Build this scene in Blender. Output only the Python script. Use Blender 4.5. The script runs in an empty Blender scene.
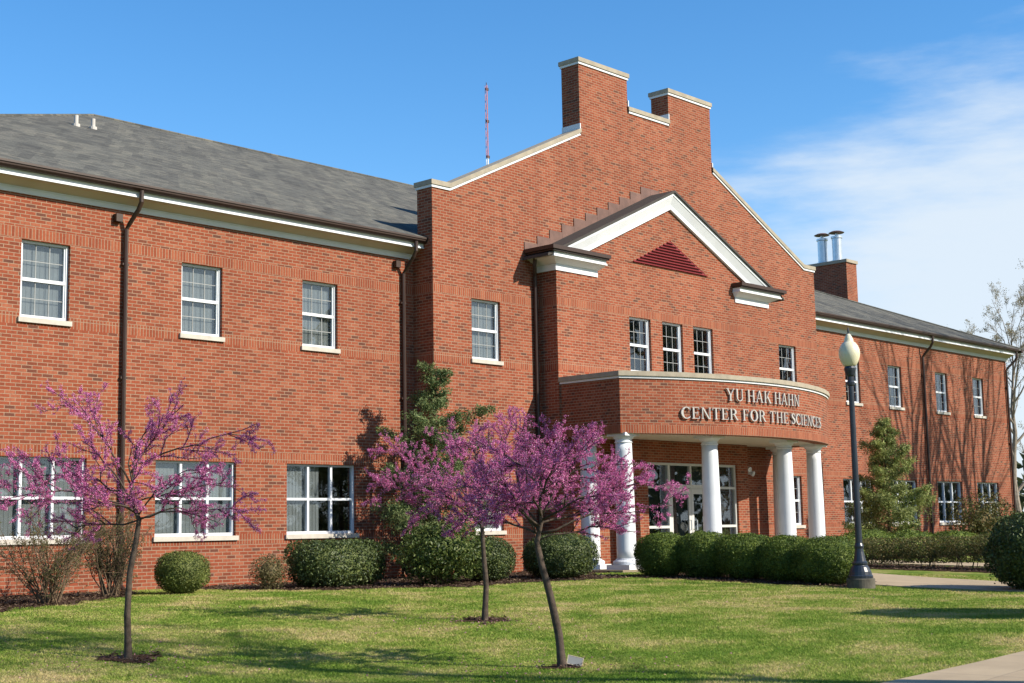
import bpy, math, random
import numpy as np
from mathutils import Matrix, Vector

rng = np.random.default_rng(7)
random.seed(7)
SC = bpy.context.scene
COL = SC.collection

# ------------------------------------------------------------------ camera
def cam_matrix(yaw, pit, rol, loc):
    fw = np.array([math.sin(yaw)*math.cos(pit), math.cos(yaw)*math.cos(pit), math.sin(pit)])
    r0 = np.array([math.cos(yaw), -math.sin(yaw), 0.0]); u0 = np.cross(r0, fw)
    r = math.cos(rol)*r0+math.sin(rol)*u0; u = -math.sin(rol)*r0+math.cos(rol)*u0
    return Matrix(((r[0], u[0], -fw[0], loc[0]), (r[1], u[1], -fw[1], loc[1]), (r[2], u[2], -fw[2], loc[2]), (0, 0, 0, 1)))
cd = bpy.data.cameras.new('camera'); cam = bpy.data.objects.new('camera', cd); COL.objects.link(cam)
cd.sensor_width = 36; cd.lens = 50.005; cd.clip_start = .1; cd.clip_end = 5000
CAM = (-2.265, -23.865, 0.979)
cam.matrix_world = cam_matrix(0.820941, 0.132609, -0.0190514, CAM)
SC.camera = cam

# ------------------------------------------------------------------ sun, sky, exposure
SUN_AZ, SUN_EL = math.radians(22), math.radians(34)     # azimuth from -Y towards +X
sdir = Vector((math.sin(SUN_AZ)*math.cos(SUN_EL), -math.cos(SUN_AZ)*math.cos(SUN_EL), math.sin(SUN_EL)))
sl = bpy.data.lights.new('sun', 'SUN'); sl.energy = 5.0; sl.angle = math.radians(.5); sl.color = (1, .91, .77)
so = bpy.data.objects.new('sun', sl); COL.objects.link(so); so.rotation_euler = sdir.to_track_quat('Z', 'Y').to_euler()
so.location = (0, -30, 40)
w = bpy.data.worlds.new('World'); SC.world = w; w.use_nodes = True
nt = w.node_tree; nt.nodes.clear()
def N(nt, t, **k):
    n = nt.nodes.new(t)
    for a, b in k.items(): setattr(n, a, b)
    return n
def L(nt, a, b): nt.links.new(a, b)
def math_n(nt, op, a, b=None, c=None, clamp=False):
    n = nt.nodes.new('ShaderNodeMath'); n.operation = op; n.use_clamp = clamp
    for i, v in enumerate((a, b, c)):
        if v is None: continue
        if isinstance(v, (int, float)): n.inputs[i].default_value = v
        else: nt.links.new(v, n.inputs[i])
    return n.outputs[0]
def smooth(nt, v, a, b, lo=0., hi=1.):
    n = nt.nodes.new('ShaderNodeMapRange'); n.interpolation_type = 'SMOOTHSTEP'
    nt.links.new(v, n.inputs[0]); n.inputs[1].default_value = a; n.inputs[2].default_value = b
    n.inputs[3].default_value = lo; n.inputs[4].default_value = hi
    return n.outputs[0]
sky = N(nt, 'ShaderNodeTexSky', sky_type='NISHITA'); sky.sun_disc = False
sky.sun_elevation = SUN_EL; sky.sun_rotation = math.atan2(sdir.x, sdir.y)
sky.air_density = 1.0; sky.dust_density = .1; sky.ozone_density = 3.0; sky.altitude = 100
hsv = N(nt, 'ShaderNodeHueSaturation'); hsv.inputs['Saturation'].default_value = 1.28; hsv.inputs['Hue'].default_value = .5
hsv.inputs['Value'].default_value = 1.06
L(nt, sky.outputs[0], hsv.inputs['Color'])
tc = N(nt, 'ShaderNodeTexCoord')
def dot(vec):
    n = N(nt, 'ShaderNodeVectorMath', operation='DOT_PRODUCT'); L(nt, tc.outputs['Generated'], n.inputs[0]); n.inputs[1].default_value = vec
    return n.outputs['Value']
east = dot((.682, -.731, 0)); up = dot((0, 0, 1))
mp = N(nt, 'ShaderNodeMapping'); L(nt, tc.outputs['Generated'], mp.inputs[0]); mp.inputs['Scale'].default_value = (2.0, 2.0, 9.0); mp.inputs['Rotation'].default_value = (0.12, .16, 0)
n1 = N(nt, 'ShaderNodeTexNoise'); L(nt, mp.outputs[0], n1.inputs['Vector']); n1.inputs['Scale'].default_value = 2.4; n1.inputs['Detail'].default_value = 8; n1.inputs['Roughness'].default_value = .56
ns = math_n(nt, 'SUBTRACT', n1.outputs[0], .5)
top = math_n(nt, 'ADD', math_n(nt, 'MULTIPLY_ADD', math_n(nt, 'SUBTRACT', east, .13), .33, .245), math_n(nt, 'MULTIPLY', ns, .30))
m1 = smooth(nt, math_n(nt, 'SUBTRACT', top, up), -.03, .11)
m2 = smooth(nt, math_n(nt, 'ADD', east, math_n(nt, 'MULTIPLY', ns, .30)), .07, .26)
mask = math_n(nt, 'MULTIPLY', m1, m2)
low = smooth(nt, up, .02, .26, .25, 0.)
mask = math_n(nt, 'MAXIMUM', math_n(nt, 'MULTIPLY', mask, .93), low, clamp=True)
mx = N(nt, 'ShaderNodeMix', data_type='RGBA'); L(nt, mask, mx.inputs[0]); L(nt, hsv.outputs[0], mx.inputs[6]); mx.inputs[7].default_value = (4.0, 4.5, 5.0, 1)
bg = N(nt, 'ShaderNodeBackground'); L(nt, mx.outputs[2], bg.inputs[0]); bg.inputs[1].default_value = .12
ow = N(nt, 'ShaderNodeOutputWorld'); L(nt, bg.outputs[0], ow.inputs[0])
SC.view_settings.view_transform = 'Standard'; SC.view_settings.look = 'None'; SC.view_settings.exposure = 0.70; SC.view_settings.gamma = 1
SC.view_settings.use_curve_mapping = False
SC.render.engine = 'CYCLES'; SC.cycles.max_bounces = 8; SC.cycles.transparent_max_bounces = 16

# ------------------------------------------------------------------ object helpers
def tag(o, label=None, cat=None, group=None, kind=None):
    if label: o['label'] = label
    if cat: o['category'] = cat
    if group: o['group'] = group
    if kind: o['kind'] = kind
    return o
def thing(name, label, cat, loc=(0, 0, 0), rz=0, group=None):
    o = bpy.data.objects.new(name, None); COL.objects.link(o); o.location = loc; o.rotation_euler = (0, 0, rz)
    o.empty_display_size = .2
    return tag(o, label, cat, group)
def copy_tree(o, parent=None):
    c = o.copy(); COL.objects.link(c)
    if parent is not None: c.parent = parent
    for ch in list(o.children): copy_tree(ch, c)
    return c

class MB:
    """collects vertices and faces for one mesh"""
    def __init__(s): s.v = []; s.n = 0; s.f = []; s.bulk = []; s.uv = None
    def vert(s, p): s.v.append(tuple(p)); s.n += 1; return s.n-1
    def poly(s, pts):
        s.f.append([s.vert(p) for p in pts])
    def box(s, x0, x1, y0, y1, z0, z1):
        a = [(x0, y0, z0), (x1, y0, z0), (x1, y1, z0), (x0, y1, z0), (x0, y0, z1), (x1, y0, z1), (x1, y1, z1), (x0, y1, z1)]
        s.hexa(a)
    def hexa(s, a):
        b = s.n
        for p in a: s.vert(p)
        for f in ((0, 3, 2, 1), (4, 5, 6, 7), (0, 1, 5, 4), (1, 2, 6, 5), (2, 3, 7, 6), (3, 0, 4, 7)): s.f.append([b+i for i in f])
    def prism(s, poly, h0, h1, axis):
        """extrude a 2-D outline: axis 'y' -> points are (x,z); 'x' -> (y,z); 'z' -> (x,y)"""
        def P(p, h): return {'y': (p[0], h, p[1]), 'x': (h, p[0], p[1]), 'z': (p[0], p[1], h)}[axis]
        k = len(poly); b = s.n
        for p in poly: s.vert(P(p, h0))
        for p in poly: s.vert(P(p, h1))
        s.f.append([b+i for i in range(k)]); s.f.append([b+k+i for i in reversed(range(k))])
        for i in range(k):
            j = (i+1) % k; s.f.append([b+i, b+k+i, b+k+j, b+j])
    def tube(s, pts, rad, k=6, cap=True):
        pts = [Vector(p) for p in pts]; rings = []
        ref = Vector((.31, .17, .93))
        for i, p in enumerate(pts):
            d = (pts[min(i+1, len(pts)-1)]-pts[max(i-1, 0)])
            if d.length < 1e-9: d = Vector((0, 0, 1))
            d.normalize()
            a = d.cross(ref)
            if a.length < .05: a = d.cross(Vector((1, 0, 0)))
            a.normalize(); b2 = d.cross(a)
            r = rad[i] if hasattr(rad, '__len__') else rad
            ring = []
            for q in range(k):
                t = 2*math.pi*q/k; ring.append(s.vert(p+(a*math.cos(t)+b2*math.sin(t))*r))
            rings.append(ring)
        for i in range(len(rings)-1):
            for q in range(k):
                s.f.append([rings[i][q], rings[i][(q+1) % k], rings[i+1][(q+1) % k], rings[i+1][q]])
        if cap: s.f.append(list(reversed(rings[0]))); s.f.append(list(rings[-1]))
    def lathe(s, prof, cx=0, cy=0, k=24):
        rings = []
        for r, z in prof:
            rings.append([s.vert((cx+r*math.cos(2*math.pi*q/k), cy+r*math.sin(2*math.pi*q/k), z)) for q in range(k)])
        for i in range(len(rings)-1):
            for q in range(k): s.f.append([rings[i][q], rings[i][(q+1) % k], rings[i+1][(q+1) % k], rings[i+1][q]])
        s.f.append(list(reversed(rings[0]))); s.f.append(list(rings[-1]))
    def quads(s, V):      # V: (n,4,3)
        V = np.asarray(V, float); s.bulk.append(V)
    def build(s, name, mat, parent=None, smooth=False, uvf=None):
        nv = s.n; P = [np.array(s.v, float).reshape(-1, 3)]
        loops = [i for f in s.f for i in f]; tot = [len(f) for f in s.f]
        loops = np.array(loops, np.int32); tot = np.array(tot, np.int32)
        for V in s.bulk:
            k = V.shape[1]; m = V.shape[0]
            P.append(V.reshape(-1, 3)); loops = np.concatenate([loops, nv+np.arange(m*k, dtype=np.int32)]); tot = np.concatenate([tot, np.full(m, k, np.int32)]); nv += m*k
        P = np.concatenate(P)
        me = bpy.data.meshes.new(name)
        me.vertices.add(len(P)); me.vertices.foreach_set('co', P.ravel().astype(np.float32))
        me.loops.add(len(loops)); me.loops.foreach_set('vertex_index', loops.astype(np.int32))
        me.polygons.add(len(tot)); st = np.concatenate([[0], np.cumsum(tot)[:-1]]).astype(np.int32) if len(tot) else np.zeros(0, np.int32)
        me.polygons.foreach_set('loop_start', st)
        me.update(calc_edges=True)
        if not s.bulk or uvf:
            # metre-scaled box mapping
            nn = np.zeros(len(tot)*3, np.float32); me.polygons.foreach_get('normal', nn); nn = np.abs(nn.reshape(-1, 3))
            pn = np.repeat(nn, tot, axis=0); co = P[loops]
            ax = np.argmax(pn*np.array([1, 1.01, .9]), axis=1)
            uv = np.where((ax == 1)[:, None], co[:, [0, 2]], np.where((ax == 0)[:, None], co[:, [1, 2]], co[:, [0, 1]]))
            if uvf: uv = uvf(co, ax, uv)
            lay = me.uv_layers.new(name='UVMap'); lay.data.foreach_set('uv', uv.ravel().astype(np.float32))
        me.polygons.foreach_set('use_smooth', np.full(len(tot), bool(smooth)))
        me.materials.append(mat)
        o = bpy.data.objects.new(name, me); COL.objects.link(o)
        if parent is not None: o.parent = parent
        return o

# ------------------------------------------------------------------ materials
def newmat(name):
    m = bpy.data.materials.new(name); m.use_nodes = True; nt = m.node_tree
    return m, nt, nt.nodes['Principled BSDF']
def ramp(nt, v, stops):
    r = nt.nodes.new('ShaderNodeValToRGB'); nt.links.new(v, r.inputs[0])
    e = r.color_ramp.elements
    while len(e) < len(stops): e.new(.5)
    for i, (p, c) in enumerate(stops): e[i].position = p; e[i].color = (*c, 1)
    return r.outputs[0]
def noise(nt, scale, detail=4, vec=None, rough=.55):
    n = nt.nodes.new('ShaderNodeTexNoise'); n.inputs['Scale'].default_value = scale; n.inputs['Detail'].default_value = detail; n.inputs['Roughness'].default_value = rough
    if vec is not None: nt.links.new(vec, n.inputs['Vector'])
    return n.outputs[0]
def mixc(nt, f, a, b, mode='MIX'):
    n = nt.nodes.new('ShaderNodeMix'); n.data_type = 'RGBA'; n.blend_type = mode
    for s, v in ((n.inputs[0], f), (n.inputs[6], a), (n.inputs[7], b)):
        if isinstance(v, tuple): s.default_value = (*v, 1) if len(v) == 3 else v
        elif isinstance(v, (int, float)): s.default_value = v
        else: nt.links.new(v, s)
    return n.outputs[2]
def simple(name, col, rough=.6, spec=.3, metal=0, var=.12, scale=3, bump=0):
    m, nt, b = newmat(name)
    g = nt.nodes.new('ShaderNodeNewGeometry')
    n1 = noise(nt, scale, 6, g.outputs['Position'])
    d = tuple(c*(1-var) for c in col); u = tuple(min(1, c*(1+var)) for c in col)
    L(nt, ramp(nt, n1, [(.3, d), (.7, u)]), b.inputs['Base Color'])
    b.inputs['Roughness'].default_value = rough; b.inputs['Specular IOR Level'].default_value = spec; b.inputs['Metallic'].default_value = metal
    if bump:
        bp = nt.nodes.new('ShaderNodeBump'); bp.inputs['Strength'].default_value = bump; bp.inputs['Distance'].default_value = .01
        L(nt, noise(nt, scale*12, 4, g.outputs['Position']), bp.inputs['Height']); L(nt, bp.outputs[0], b.inputs['Normal'])
    return m
def bricktex(nt, vec, w, h, off, c1, c2, mortar, ms):
    t = nt.nodes.new('ShaderNodeTexBrick'); nt.links.new(vec, t.inputs['Vector'])
    t.inputs['Scale'].default_value = 1; t.inputs['Brick Width'].default_value = w; t.inputs['Row Height'].default_value = h
    t.offset = off; t.offset_frequency = 2; t.squash = 1
    t.inputs['Color1'].default_value = (*c1, 1); t.inputs['Color2'].default_value = (*c2, 1); t.inputs['Mortar'].default_value = (*mortar, 1)
    t.inputs['Mortar Size'].default_value = ms; t.inputs['Mortar Smooth'].default_value = .25; t.inputs['Bias'].default_value = 0
    return t
def brick_mat(name, bands):
    m, nt, b = newmat(name)
    uv = nt.nodes.new('ShaderNodeUVMap').outputs[0]
    sep = nt.nodes.new('ShaderNodeSeparateXYZ'); L(nt, uv, sep.inputs[0])
    sw = nt.nodes.new('ShaderNodeCombineXYZ')
    MORT = (.325, .225, .150)
    # value textures 0..1 per brick, turned to brick colours with a ramp
    run = bricktex(nt, uv, .205, .0677, .5, (0, 0, 0), (1, 1, 1), (.5, .5, .5), .0085)
    col = ramp(nt, run.outputs['Color'], [(0, (.105, .044, .030)), (.09, (.170, .045, .023)), (.3, (.212, .051, .0235)), (.7, (.246, .061, .029)), (1, (.285, .094, .050))])
    fac = run.outputs['Fac']
    mask = None
    for (a, c) in bands:
        t = math_n(nt, 'MULTIPLY', math_n(nt, 'GREATER_THAN', sep.outputs[1], a), math_n(nt, 'LESS_THAN', sep.outputs[1], c))
        mask = t if mask is None else math_n(nt, 'MAXIMUM', mask, t)
    if mask is not None:
        L(nt, math_n(nt, 'ADD', sep.outputs[1], .2055-bands[0][0] % .2055), sw.inputs[0]); L(nt, sep.outputs[0], sw.inputs[1])
        sold = bricktex(nt, sw.outputs[0], .2055, .0677, 0, (0, 0, 0), (1, 1, 1), (.5, .5, .5), .0085)
        cs = ramp(nt, sold.outputs['Color'], [(0, (.20, .048, .022)), (.5, (.244, .061, .028)), (1, (.283, .088, .043))])
        col = mixc(nt, mask, col, cs); fac = math_n(nt, 'ADD', math_n(nt, 'MULTIPLY', sold.outputs['Fac'], mask), math_n(nt, 'MULTIPLY', fac, math_n(nt, 'SUBTRACT', 1., mask)))
    mort = mixc(nt, noise(nt, 30, 3, uv), (.24, .152, .104), MORT)
    col = mixc(nt, fac, col, mort)
    g = nt.nodes.new('ShaderNodeNewGeometry')
    st = noise(nt, .35, 5, g.outputs['Position'])
    col = mixc(nt, 1., col, ramp(nt, st, [(.3, (.90, .89, .88)), (.7, (1.05, 1.04, 1.04))]), 'MULTIPLY')
    sm = nt.nodes.new('ShaderNodeMapping'); L(nt, g.outputs['Position'], sm.inputs[0]); sm.inputs['Scale'].default_value = (1.6, 1.6, .16)
    col = mixc(nt, 1., col, ramp(nt, noise(nt, 1.3, 6, sm.outputs[0], .6), [(.3, (.86, .86, .88)), (.55, (1, 1, 1)), (.72, (1.06, 1.06, 1.07))]), 'MULTIPLY')
    fine = noise(nt, 22, 4, uv)
    col = mixc(nt, 1., col, ramp(nt, fine, [(.3, (.84, .84, .86)), (.7, (1.1, 1.1, 1.08))]), 'MULTIPLY')
    L(nt, col, b.inputs['Base Color']); b.inputs['Roughness'].default_value = .88; b.inputs['Specular IOR Level'].default_value = .2
    bp = nt.nodes.new('ShaderNodeBump'); bp.inputs['Strength'].default_value = .5; bp.inputs['Distance'].default_value = .006
    L(nt, math_n(nt, 'SUBTRACT', math_n(nt, 'MULTIPLY', fine, .3), fac), bp.inputs['Height']); L(nt, bp.outputs[0], b.inputs['Normal'])
    return m
M = {}
M['brick'] = brick_mat('brick', [(6.455, 6.6605), (4.865, 5.0705), (2.485, 2.6905), (.825, 1.0305)])
M['brick_porch'] = brick_mat('brick_porch', [(3.2, 3.4055)])
M['brick_plain'] = brick_mat('brick_plain', [])
M['white'] = simple('white_paint', (.62, .65, .68), .5, .3, var=.05, scale=2)
M['cream'] = simple('cream_paint_bounce_tint', (.51, .485, .41), .6, .2, var=.05, scale=2)  # portico soffit paint; on the white eaves, bounce light put into the colour
M['stone'] = simple('limestone', (.31, .275, .215), .85, .15, var=.16, scale=5, bump=.25)
M['sill'] = simple('sill_stone', (.45, .42, .365), .8, .15, var=.12, scale=6)
M['brown'] = simple('brown_metal', (.040, .022, .016), .45, .4, var=.15, scale=2)
M['copper'] = simple('copper_flashing', (.125, .066, .050), .55, .4, var=.3, scale=3)
M['louver'] = simple('red_louver', (.21, .030, .036), .5, .3, var=.1)
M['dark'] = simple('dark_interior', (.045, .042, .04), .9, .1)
M['blind'] = simple('blind_fabric', (.215, .22, .215), .8, .1, var=.08, scale=4)
M['alu'] = simple('storefront_frame', (.50, .51, .50), .4, .4, var=.04)
M['steel'] = simple('galvanised_flue', (.52, .58, .64), .35, .5, metal=.7, var=.12, scale=5)
M['lampblack'] = simple('lamp_post_paint', (.018, .024, .036), .35, .5, var=.2, scale=4)
M['letter'] = simple('letter_metal', (.40, .39, .37), .4, .5, var=.05, scale=5)
M['grille'] = simple('window_grille', (.27, .28, .28), .6, .3)
M['slateroof'] = simple('dark_roof_edge', (.055, .050, .046), .8, .2)
M['pipe'] = simple('vent_pipe', (.45, .43, .40), .6, .3)
def glass_mat():
    m, nt, b = newmat('window_glass'); out = [n for n in nt.nodes if n.type == 'OUTPUT_MATERIAL'][0]
    nt.nodes.remove(b)
    tr = nt.nodes.new('ShaderNodeBsdfTransparent'); tr.inputs[0].default_value = (.86, .89, .90, 1)
    gl = nt.nodes.new('ShaderNodeBsdfGlossy'); gl.inputs['Roughness'].default_value = .015; gl.inputs['Color'].default_value = (.9, .95, 1, 1)
    gi = nt.nodes.new('ShaderNodeNewGeometry'); dp = nt.nodes.new('ShaderNodeVectorMath'); dp.operation = 'DOT_PRODUCT'; L(nt, gi.outputs['Incoming'], dp.inputs[0]); L(nt, gi.outputs['Normal'], dp.inputs[1])
    ca = math_n(nt, 'ABSOLUTE', dp.outputs['Value'])
    g = nt.nodes.new('ShaderNodeNewGeometry'); bp = nt.nodes.new('ShaderNodeBump'); bp.inputs['Strength'].default_value = .10; bp.inputs['Distance'].default_value = .02
    L(nt, noise(nt, 1.6, 1, g.outputs['Position']), bp.inputs['Height']); L(nt, bp.outputs[0], gl.inputs['Normal'])
    f = math_n(nt, 'MULTIPLY_ADD', math_n(nt, 'POWER', math_n(nt, 'SUBTRACT', 1., ca), 4.), 8e-1, .085, clamp=True)
    mx = nt.nodes.new('ShaderNodeMixShader'); L(nt, f, mx.inputs[0]); L(nt, tr.outputs[0], mx.inputs[1]); L(nt, gl.outputs[0], mx.inputs[2]); L(nt, mx.outputs[0], out.inputs[0])
    return m
M['glass'] = glass_mat()
def shingle_mat():
    m, nt, b = newmat('roof_shingles'); uv = nt.nodes.new('ShaderNodeUVMap').outputs[0]
    t = bricktex(nt, uv, .32, .15, .5, (0, 0, 0), (1, 1, 1), (.2, .2, .2), .006)
    c = ramp(nt, t.outputs['Color'], [(0, (.082, .083, .076)), (.4, (.105, .106, .096)), (.75, (.12, .119, .106)), (1, (.14, .135, .116))])
    c = mixc(nt, math_n(nt, 'MULTIPLY', t.outputs['Fac'], .8), c, (.04, .04, .04))
    g = nt.nodes.new('ShaderNodeNewGeometry')
    sk = nt.nodes.new('ShaderNodeCombineXYZ'); sx = nt.nodes.new('ShaderNodeSeparateXYZ'); L(nt, uv, sx.inputs[0])
    L(nt, math_n(nt, 'MULTIPLY_ADD', sx.outputs[1], -.60, sx.outputs[0]), sk.inputs[0]); L(nt, sx.outputs[1], sk.inputs[1])
    t2 = bricktex(nt, sk.outputs[0], .46, 2.4, .37, (0, 0, 0), (1, 1, 1), (.5, .5, .5), .0)
    c = mixc(nt, 1., c, ramp(nt, t2.outputs['Color'], [(0, (.88, .88, .89)), (.5, (1, 1, 1)), (1, (1.10, 1.09, 1.06))]), 'MULTIPLY')
    t3 = bricktex(nt, sk.outputs[0], .27, .85, .43, (0, 0, 0), (1, 1, 1), (.5, .5, .5), .0)
    c = mixc(nt, 1., c, ramp(nt, t3.outputs['Color'], [(0, (.84, .84, .85)), (.5, (1, 1, 1)), (1, (1.14, 1.13, 1.1))]), 'MULTIPLY')
    c = mixc(nt, 1., c, ramp(nt, noise(nt, 60, 2, uv), [(.3, (.8, .8, .8)), (.7, (1.15, 1.15, 1.15))]), 'MULTIPLY')
    L(nt, c, b.inputs['Base Color']); b.inputs['Roughness'].default_value = .95; b.inputs['Specular IOR Level'].default_value = .1
    bp = nt.nodes.new('ShaderNodeBump'); bp.inputs['Strength'].default_value = .6; bp.inputs['Distance'].default_value = .01
    L(nt, math_n(nt, 'SUBTRACT', t.outputs['Color'], t.outputs['Fac']), bp.inputs['Height']); L(nt, bp.outputs[0], b.inputs['Normal'])
    return m
M['shingle'] = shingle_mat()
def leaf_mat(name, stops, trans=.3, rough=.6, big=None, spec=.25):
    m, nt, b = newmat(name); out = [n for n in nt.nodes if n.type == 'OUTPUT_MATERIAL'][0]
    g = nt.nodes.new('ShaderNodeNewGeometry')
    c = ramp(nt, g.outputs['Random Per Island'], stops)
    if big:
        c = mixc(nt, 1., c, ramp(nt, noise(nt, big[0], 3, g.outputs['Position']), [(.35, big[1]), (.65, big[2])]), 'MULTIPLY')
    L(nt, c, b.inputs['Base Color']); b.inputs['Roughness'].default_value = rough; b.inputs['Specular IOR Level'].default_value = spec
    t = nt.nodes.new('ShaderNodeBsdfTranslucent'); L(nt, c, t.inputs[0])
    mx = nt.nodes.new('ShaderNodeMixShader'); mx.inputs[0].default_value = trans
    L(nt, b.outputs[0], mx.inputs[1]); L(nt, t.outputs[0], mx.inputs[2]); L(nt, mx.outputs[0], out.inputs[0])
    return m
M['yew'] = leaf_mat('yew_leaf', [(0, (.035, .062, .012)), (.5, (.085, .135, .022)), (1, (.17, .22, .042))], .25, big=(2.5, (.75, .8, .8), (1.2, 1.15, 1.0)))
M['boxwood'] = leaf_mat('boxwood_leaf', [(0, (.055, .08, .02)), (.5, (.11, .15, .038)), (1, (.20, .23, .07))], .25, big=(4, (.75, .75, .7), (1.2, 1.15, 1.0)))
M['holly'] = leaf_mat('holly_leaf', [(0, (.025, .045, .014)), (.5, (.05, .078, .022)), (1, (.125, .155, .05))], .15, rough=.5, spec=.3, big=(3.5, (.72, .75, .72), (1.2, 1.15, 1.0)))
M['broad'] = leaf_mat('broad_leaf', [(0, (.03, .055, .014)), (.5, (.065, .10, .025)), (1, (.17, .205, .065))], .3, rough=.45, big=(3, (.7, .75, .7), (1.2, 1.15, 1.0)))
M['dryshrub'] = leaf_mat('dry_leaf', [(0, (.07, .07, .025)), (.5, (.12, .115, .045)), (1, (.21, .16, .08))], .25)
M['hedge'] = leaf_mat('brown_hedge_leaf', [(0, (.035, .045, .014)), (.45, (.085, .095, .025)), (.8, (.15, .125, .04)), (1, (.22, .15, .06))], .25)
M['bluegreen'] = leaf_mat('conifer_needle', [(0, (.10, .145, .04)), (.5, (.20, .245, .08)), (1, (.34, .37, .15))], .25, big=(1.6, (.8, .8, .8), (1.25, 1.2, 1.0)))
M['evergreen'] = leaf_mat('evergreen_needle', [(0, (.045, .085, .03)), (.5, (.11, .155, .055)), (1, (.22, .255, .10))], .2)
M['fartree'] = leaf_mat('far_tree_leaf', [(0, (.03, .04, .02)), (1, (.08, .09, .04))], .2)
M['bud'] = leaf_mat('spring_bud', [(0, (.22, .20, .12)), (.6, (.34, .31, .20)), (1, (.42, .34, .24))], .35)
M['sprout'] = leaf_mat('young_leaf', [(0, (.05, .06, .02)), (.6, (.09, .10, .03)), (1, (.15, .14, .05))], .35)
M['blossom'] = leaf_mat('redbud_blossom', [(0, (.33, .050, .185)), (.35, (.56, .125, .345)), (.75, (.71, .25, .48)), (1, (.83, .44, .64))], .3, rough=.7, spec=.1)
M['bark'] = simple('redbud_bark', (.075, .058, .046), .9, .1, var=.4, scale=14, bump=.6)
M['greybark'] = simple('grey_bark', (.25, .215, .18), .9, .1, var=.3, scale=8, bump=.4)
M['stem'] = simple('shrub_stem', (.14, .10, .065), .9, .1, var=.3, scale=10)

# ------------------------------------------------------------------ ground
def S(t): t = np.clip(t, 0, 1); return t*t*(3-2*t)
def gz(x, y): return -0.55*S((-2-y)/13.)*(1-.45*S((x-6)/10.))
def lawn_mat():
    m, nt, b = newmat('lawn_grass'); g = nt.nodes.new('ShaderNodeNewGeometry'); P = g.outputs['Position']
    a = noise(nt, .8, 7, P, .68); d = noise(nt, 9, 5, P); f = noise(nt, 60, 3, P)
    v = math_n(nt, 'ADD', math_n(nt, 'MULTIPLY_ADD', math_n(nt, 'SUBTRACT', a, .5), 1.05, .375), math_n(nt, 'MULTIPLY', d, .25))
    c = ramp(nt, v, [(.37, (.10, .165, .026)), (.48, (.16, .21, .040)), (.58, (.25, .245, .08)), (.68, (.36, .29, .14))])
    c = mixc(nt, 1., c, ramp(nt, f, [(.3, (.55, .55, .55)), (.7, (1.15, 1.15, 1.1))]), 'MULTIPLY')
    L(nt, c, b.inputs['Base Color']); b.inputs['Roughness'].default_value = 1; b.inputs['Specular IOR Level'].default_value = .05
    return m
def blade_mat():
    m, nt, b = newmat('grass_blade'); out = [n for n in nt.nodes if n.type == 'OUTPUT_MATERIAL'][0]
    g = nt.nodes.new('ShaderNodeNewGeometry'); P = g.outputs['Position']
    a = noise(nt, .8, 7, P, .68); d = noise(nt, 9, 5, P)
    v = math_n(nt, 'ADD', math_n(nt, 'ADD', math_n(nt, 'MULTIPLY_ADD', math_n(nt, 'SUBTRACT', a, .5), 1.05, .375), math_n(nt, 'MULTIPLY', d, .25)), math_n(nt, 'MULTIPLY', math_n(nt, 'SUBTRACT', g.outputs['Random Per Island'], .5), .16))
    c = ramp(nt, v, [(.35, (.13, .225, .028)), (.46, (.225, .31, .050)), (.55, (.355, .37, .10)), (.65, (.53, .44, .21))])
    L(nt, c, b.inputs['Base Color']); b.inputs['Roughness'].default_value = .7; b.inputs['Specular IOR Level'].default_value = .15
    t = nt.nodes.new('ShaderNodeBsdfTranslucent'); L(nt, c, t.inputs[0]); mx = nt.nodes.new('ShaderNodeMixShader'); mx.inputs[0].default_value = .35
    L(nt, b.outputs[0], mx.inputs[1]); L(nt, t.outputs[0], mx.inputs[2]); L(nt, mx.outputs[0], out.inputs[0])
    return m
def path_mat():
    m, nt, b = newmat('path_concrete'); uv = nt.nodes.new('ShaderNodeUVMap').outputs[0]
    t = bricktex(nt, uv, 1.5, 1.5, 0, (.0, .0, .0), (1, 1, 1), (0, 0, 0), .008)
    c = ramp(nt, t.outputs['Color'], [(0, (.35, .275, .185)), (1, (.40, .32, .215))])
    c = mixc(nt, math_n(nt, 'MULTIPLY', t.outputs['Fac'], .55), c, (.16, .14, .11))
    c = mixc(nt, 1., c, ramp(nt, noise(nt, 2, 6, uv), [(.3, (.85, .85, .85)), (.7, (1.08, 1.08, 1.08))]), 'MULTIPLY')
    c = mixc(nt, 1., c, ramp(nt, noise(nt, 90, 2, uv), [(.3, (.9, .9, .9)), (.7, (1.06, 1.06, 1.06))]), 'MULTIPLY')
    L(nt, c, b.inputs['Base Color']); b.inputs['Roughness'].default_value = .9; b.inputs['Specular IOR Level'].default_value = .15
    return m
M['lawn'] = lawn_mat(); M['blade'] = blade_mat(); M['path'] = path_mat()
M['mulch'] = simple('mulch', (.06, .036, .025), 1, .05, var=.6, scale=25, bump=1)
def axis(a, b, st, far): 
    mid = list(np.arange(a, b+1e-6, st)); lo = [a-d for d in far][::-1]; hi = [b+d for d in far]
    return np.array(lo+mid+hi)
far = [4, 10, 20, 45, 100, 220, 500, 1000, 2000]
gx = axis(-8, 62, .8, far); gy = axis(-30, 8, .8, far)
X, Yg = np.meshgrid(gx, gy, indexing='ij'); Zg = gz(X, Yg)
V = np.stack([X, Yg, Zg], -1)
mb = MB(); mb.quads(np.stack([V[:-1, :-1], V[1:, :-1], V[1:, 1:], V[:-1, 1:]], 2).reshape(-1, 4, 3))
tag(mb.build('lawn', M['lawn'], uvf=lambda co, ax, uv: co[:, :2]), kind='structure')

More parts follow.
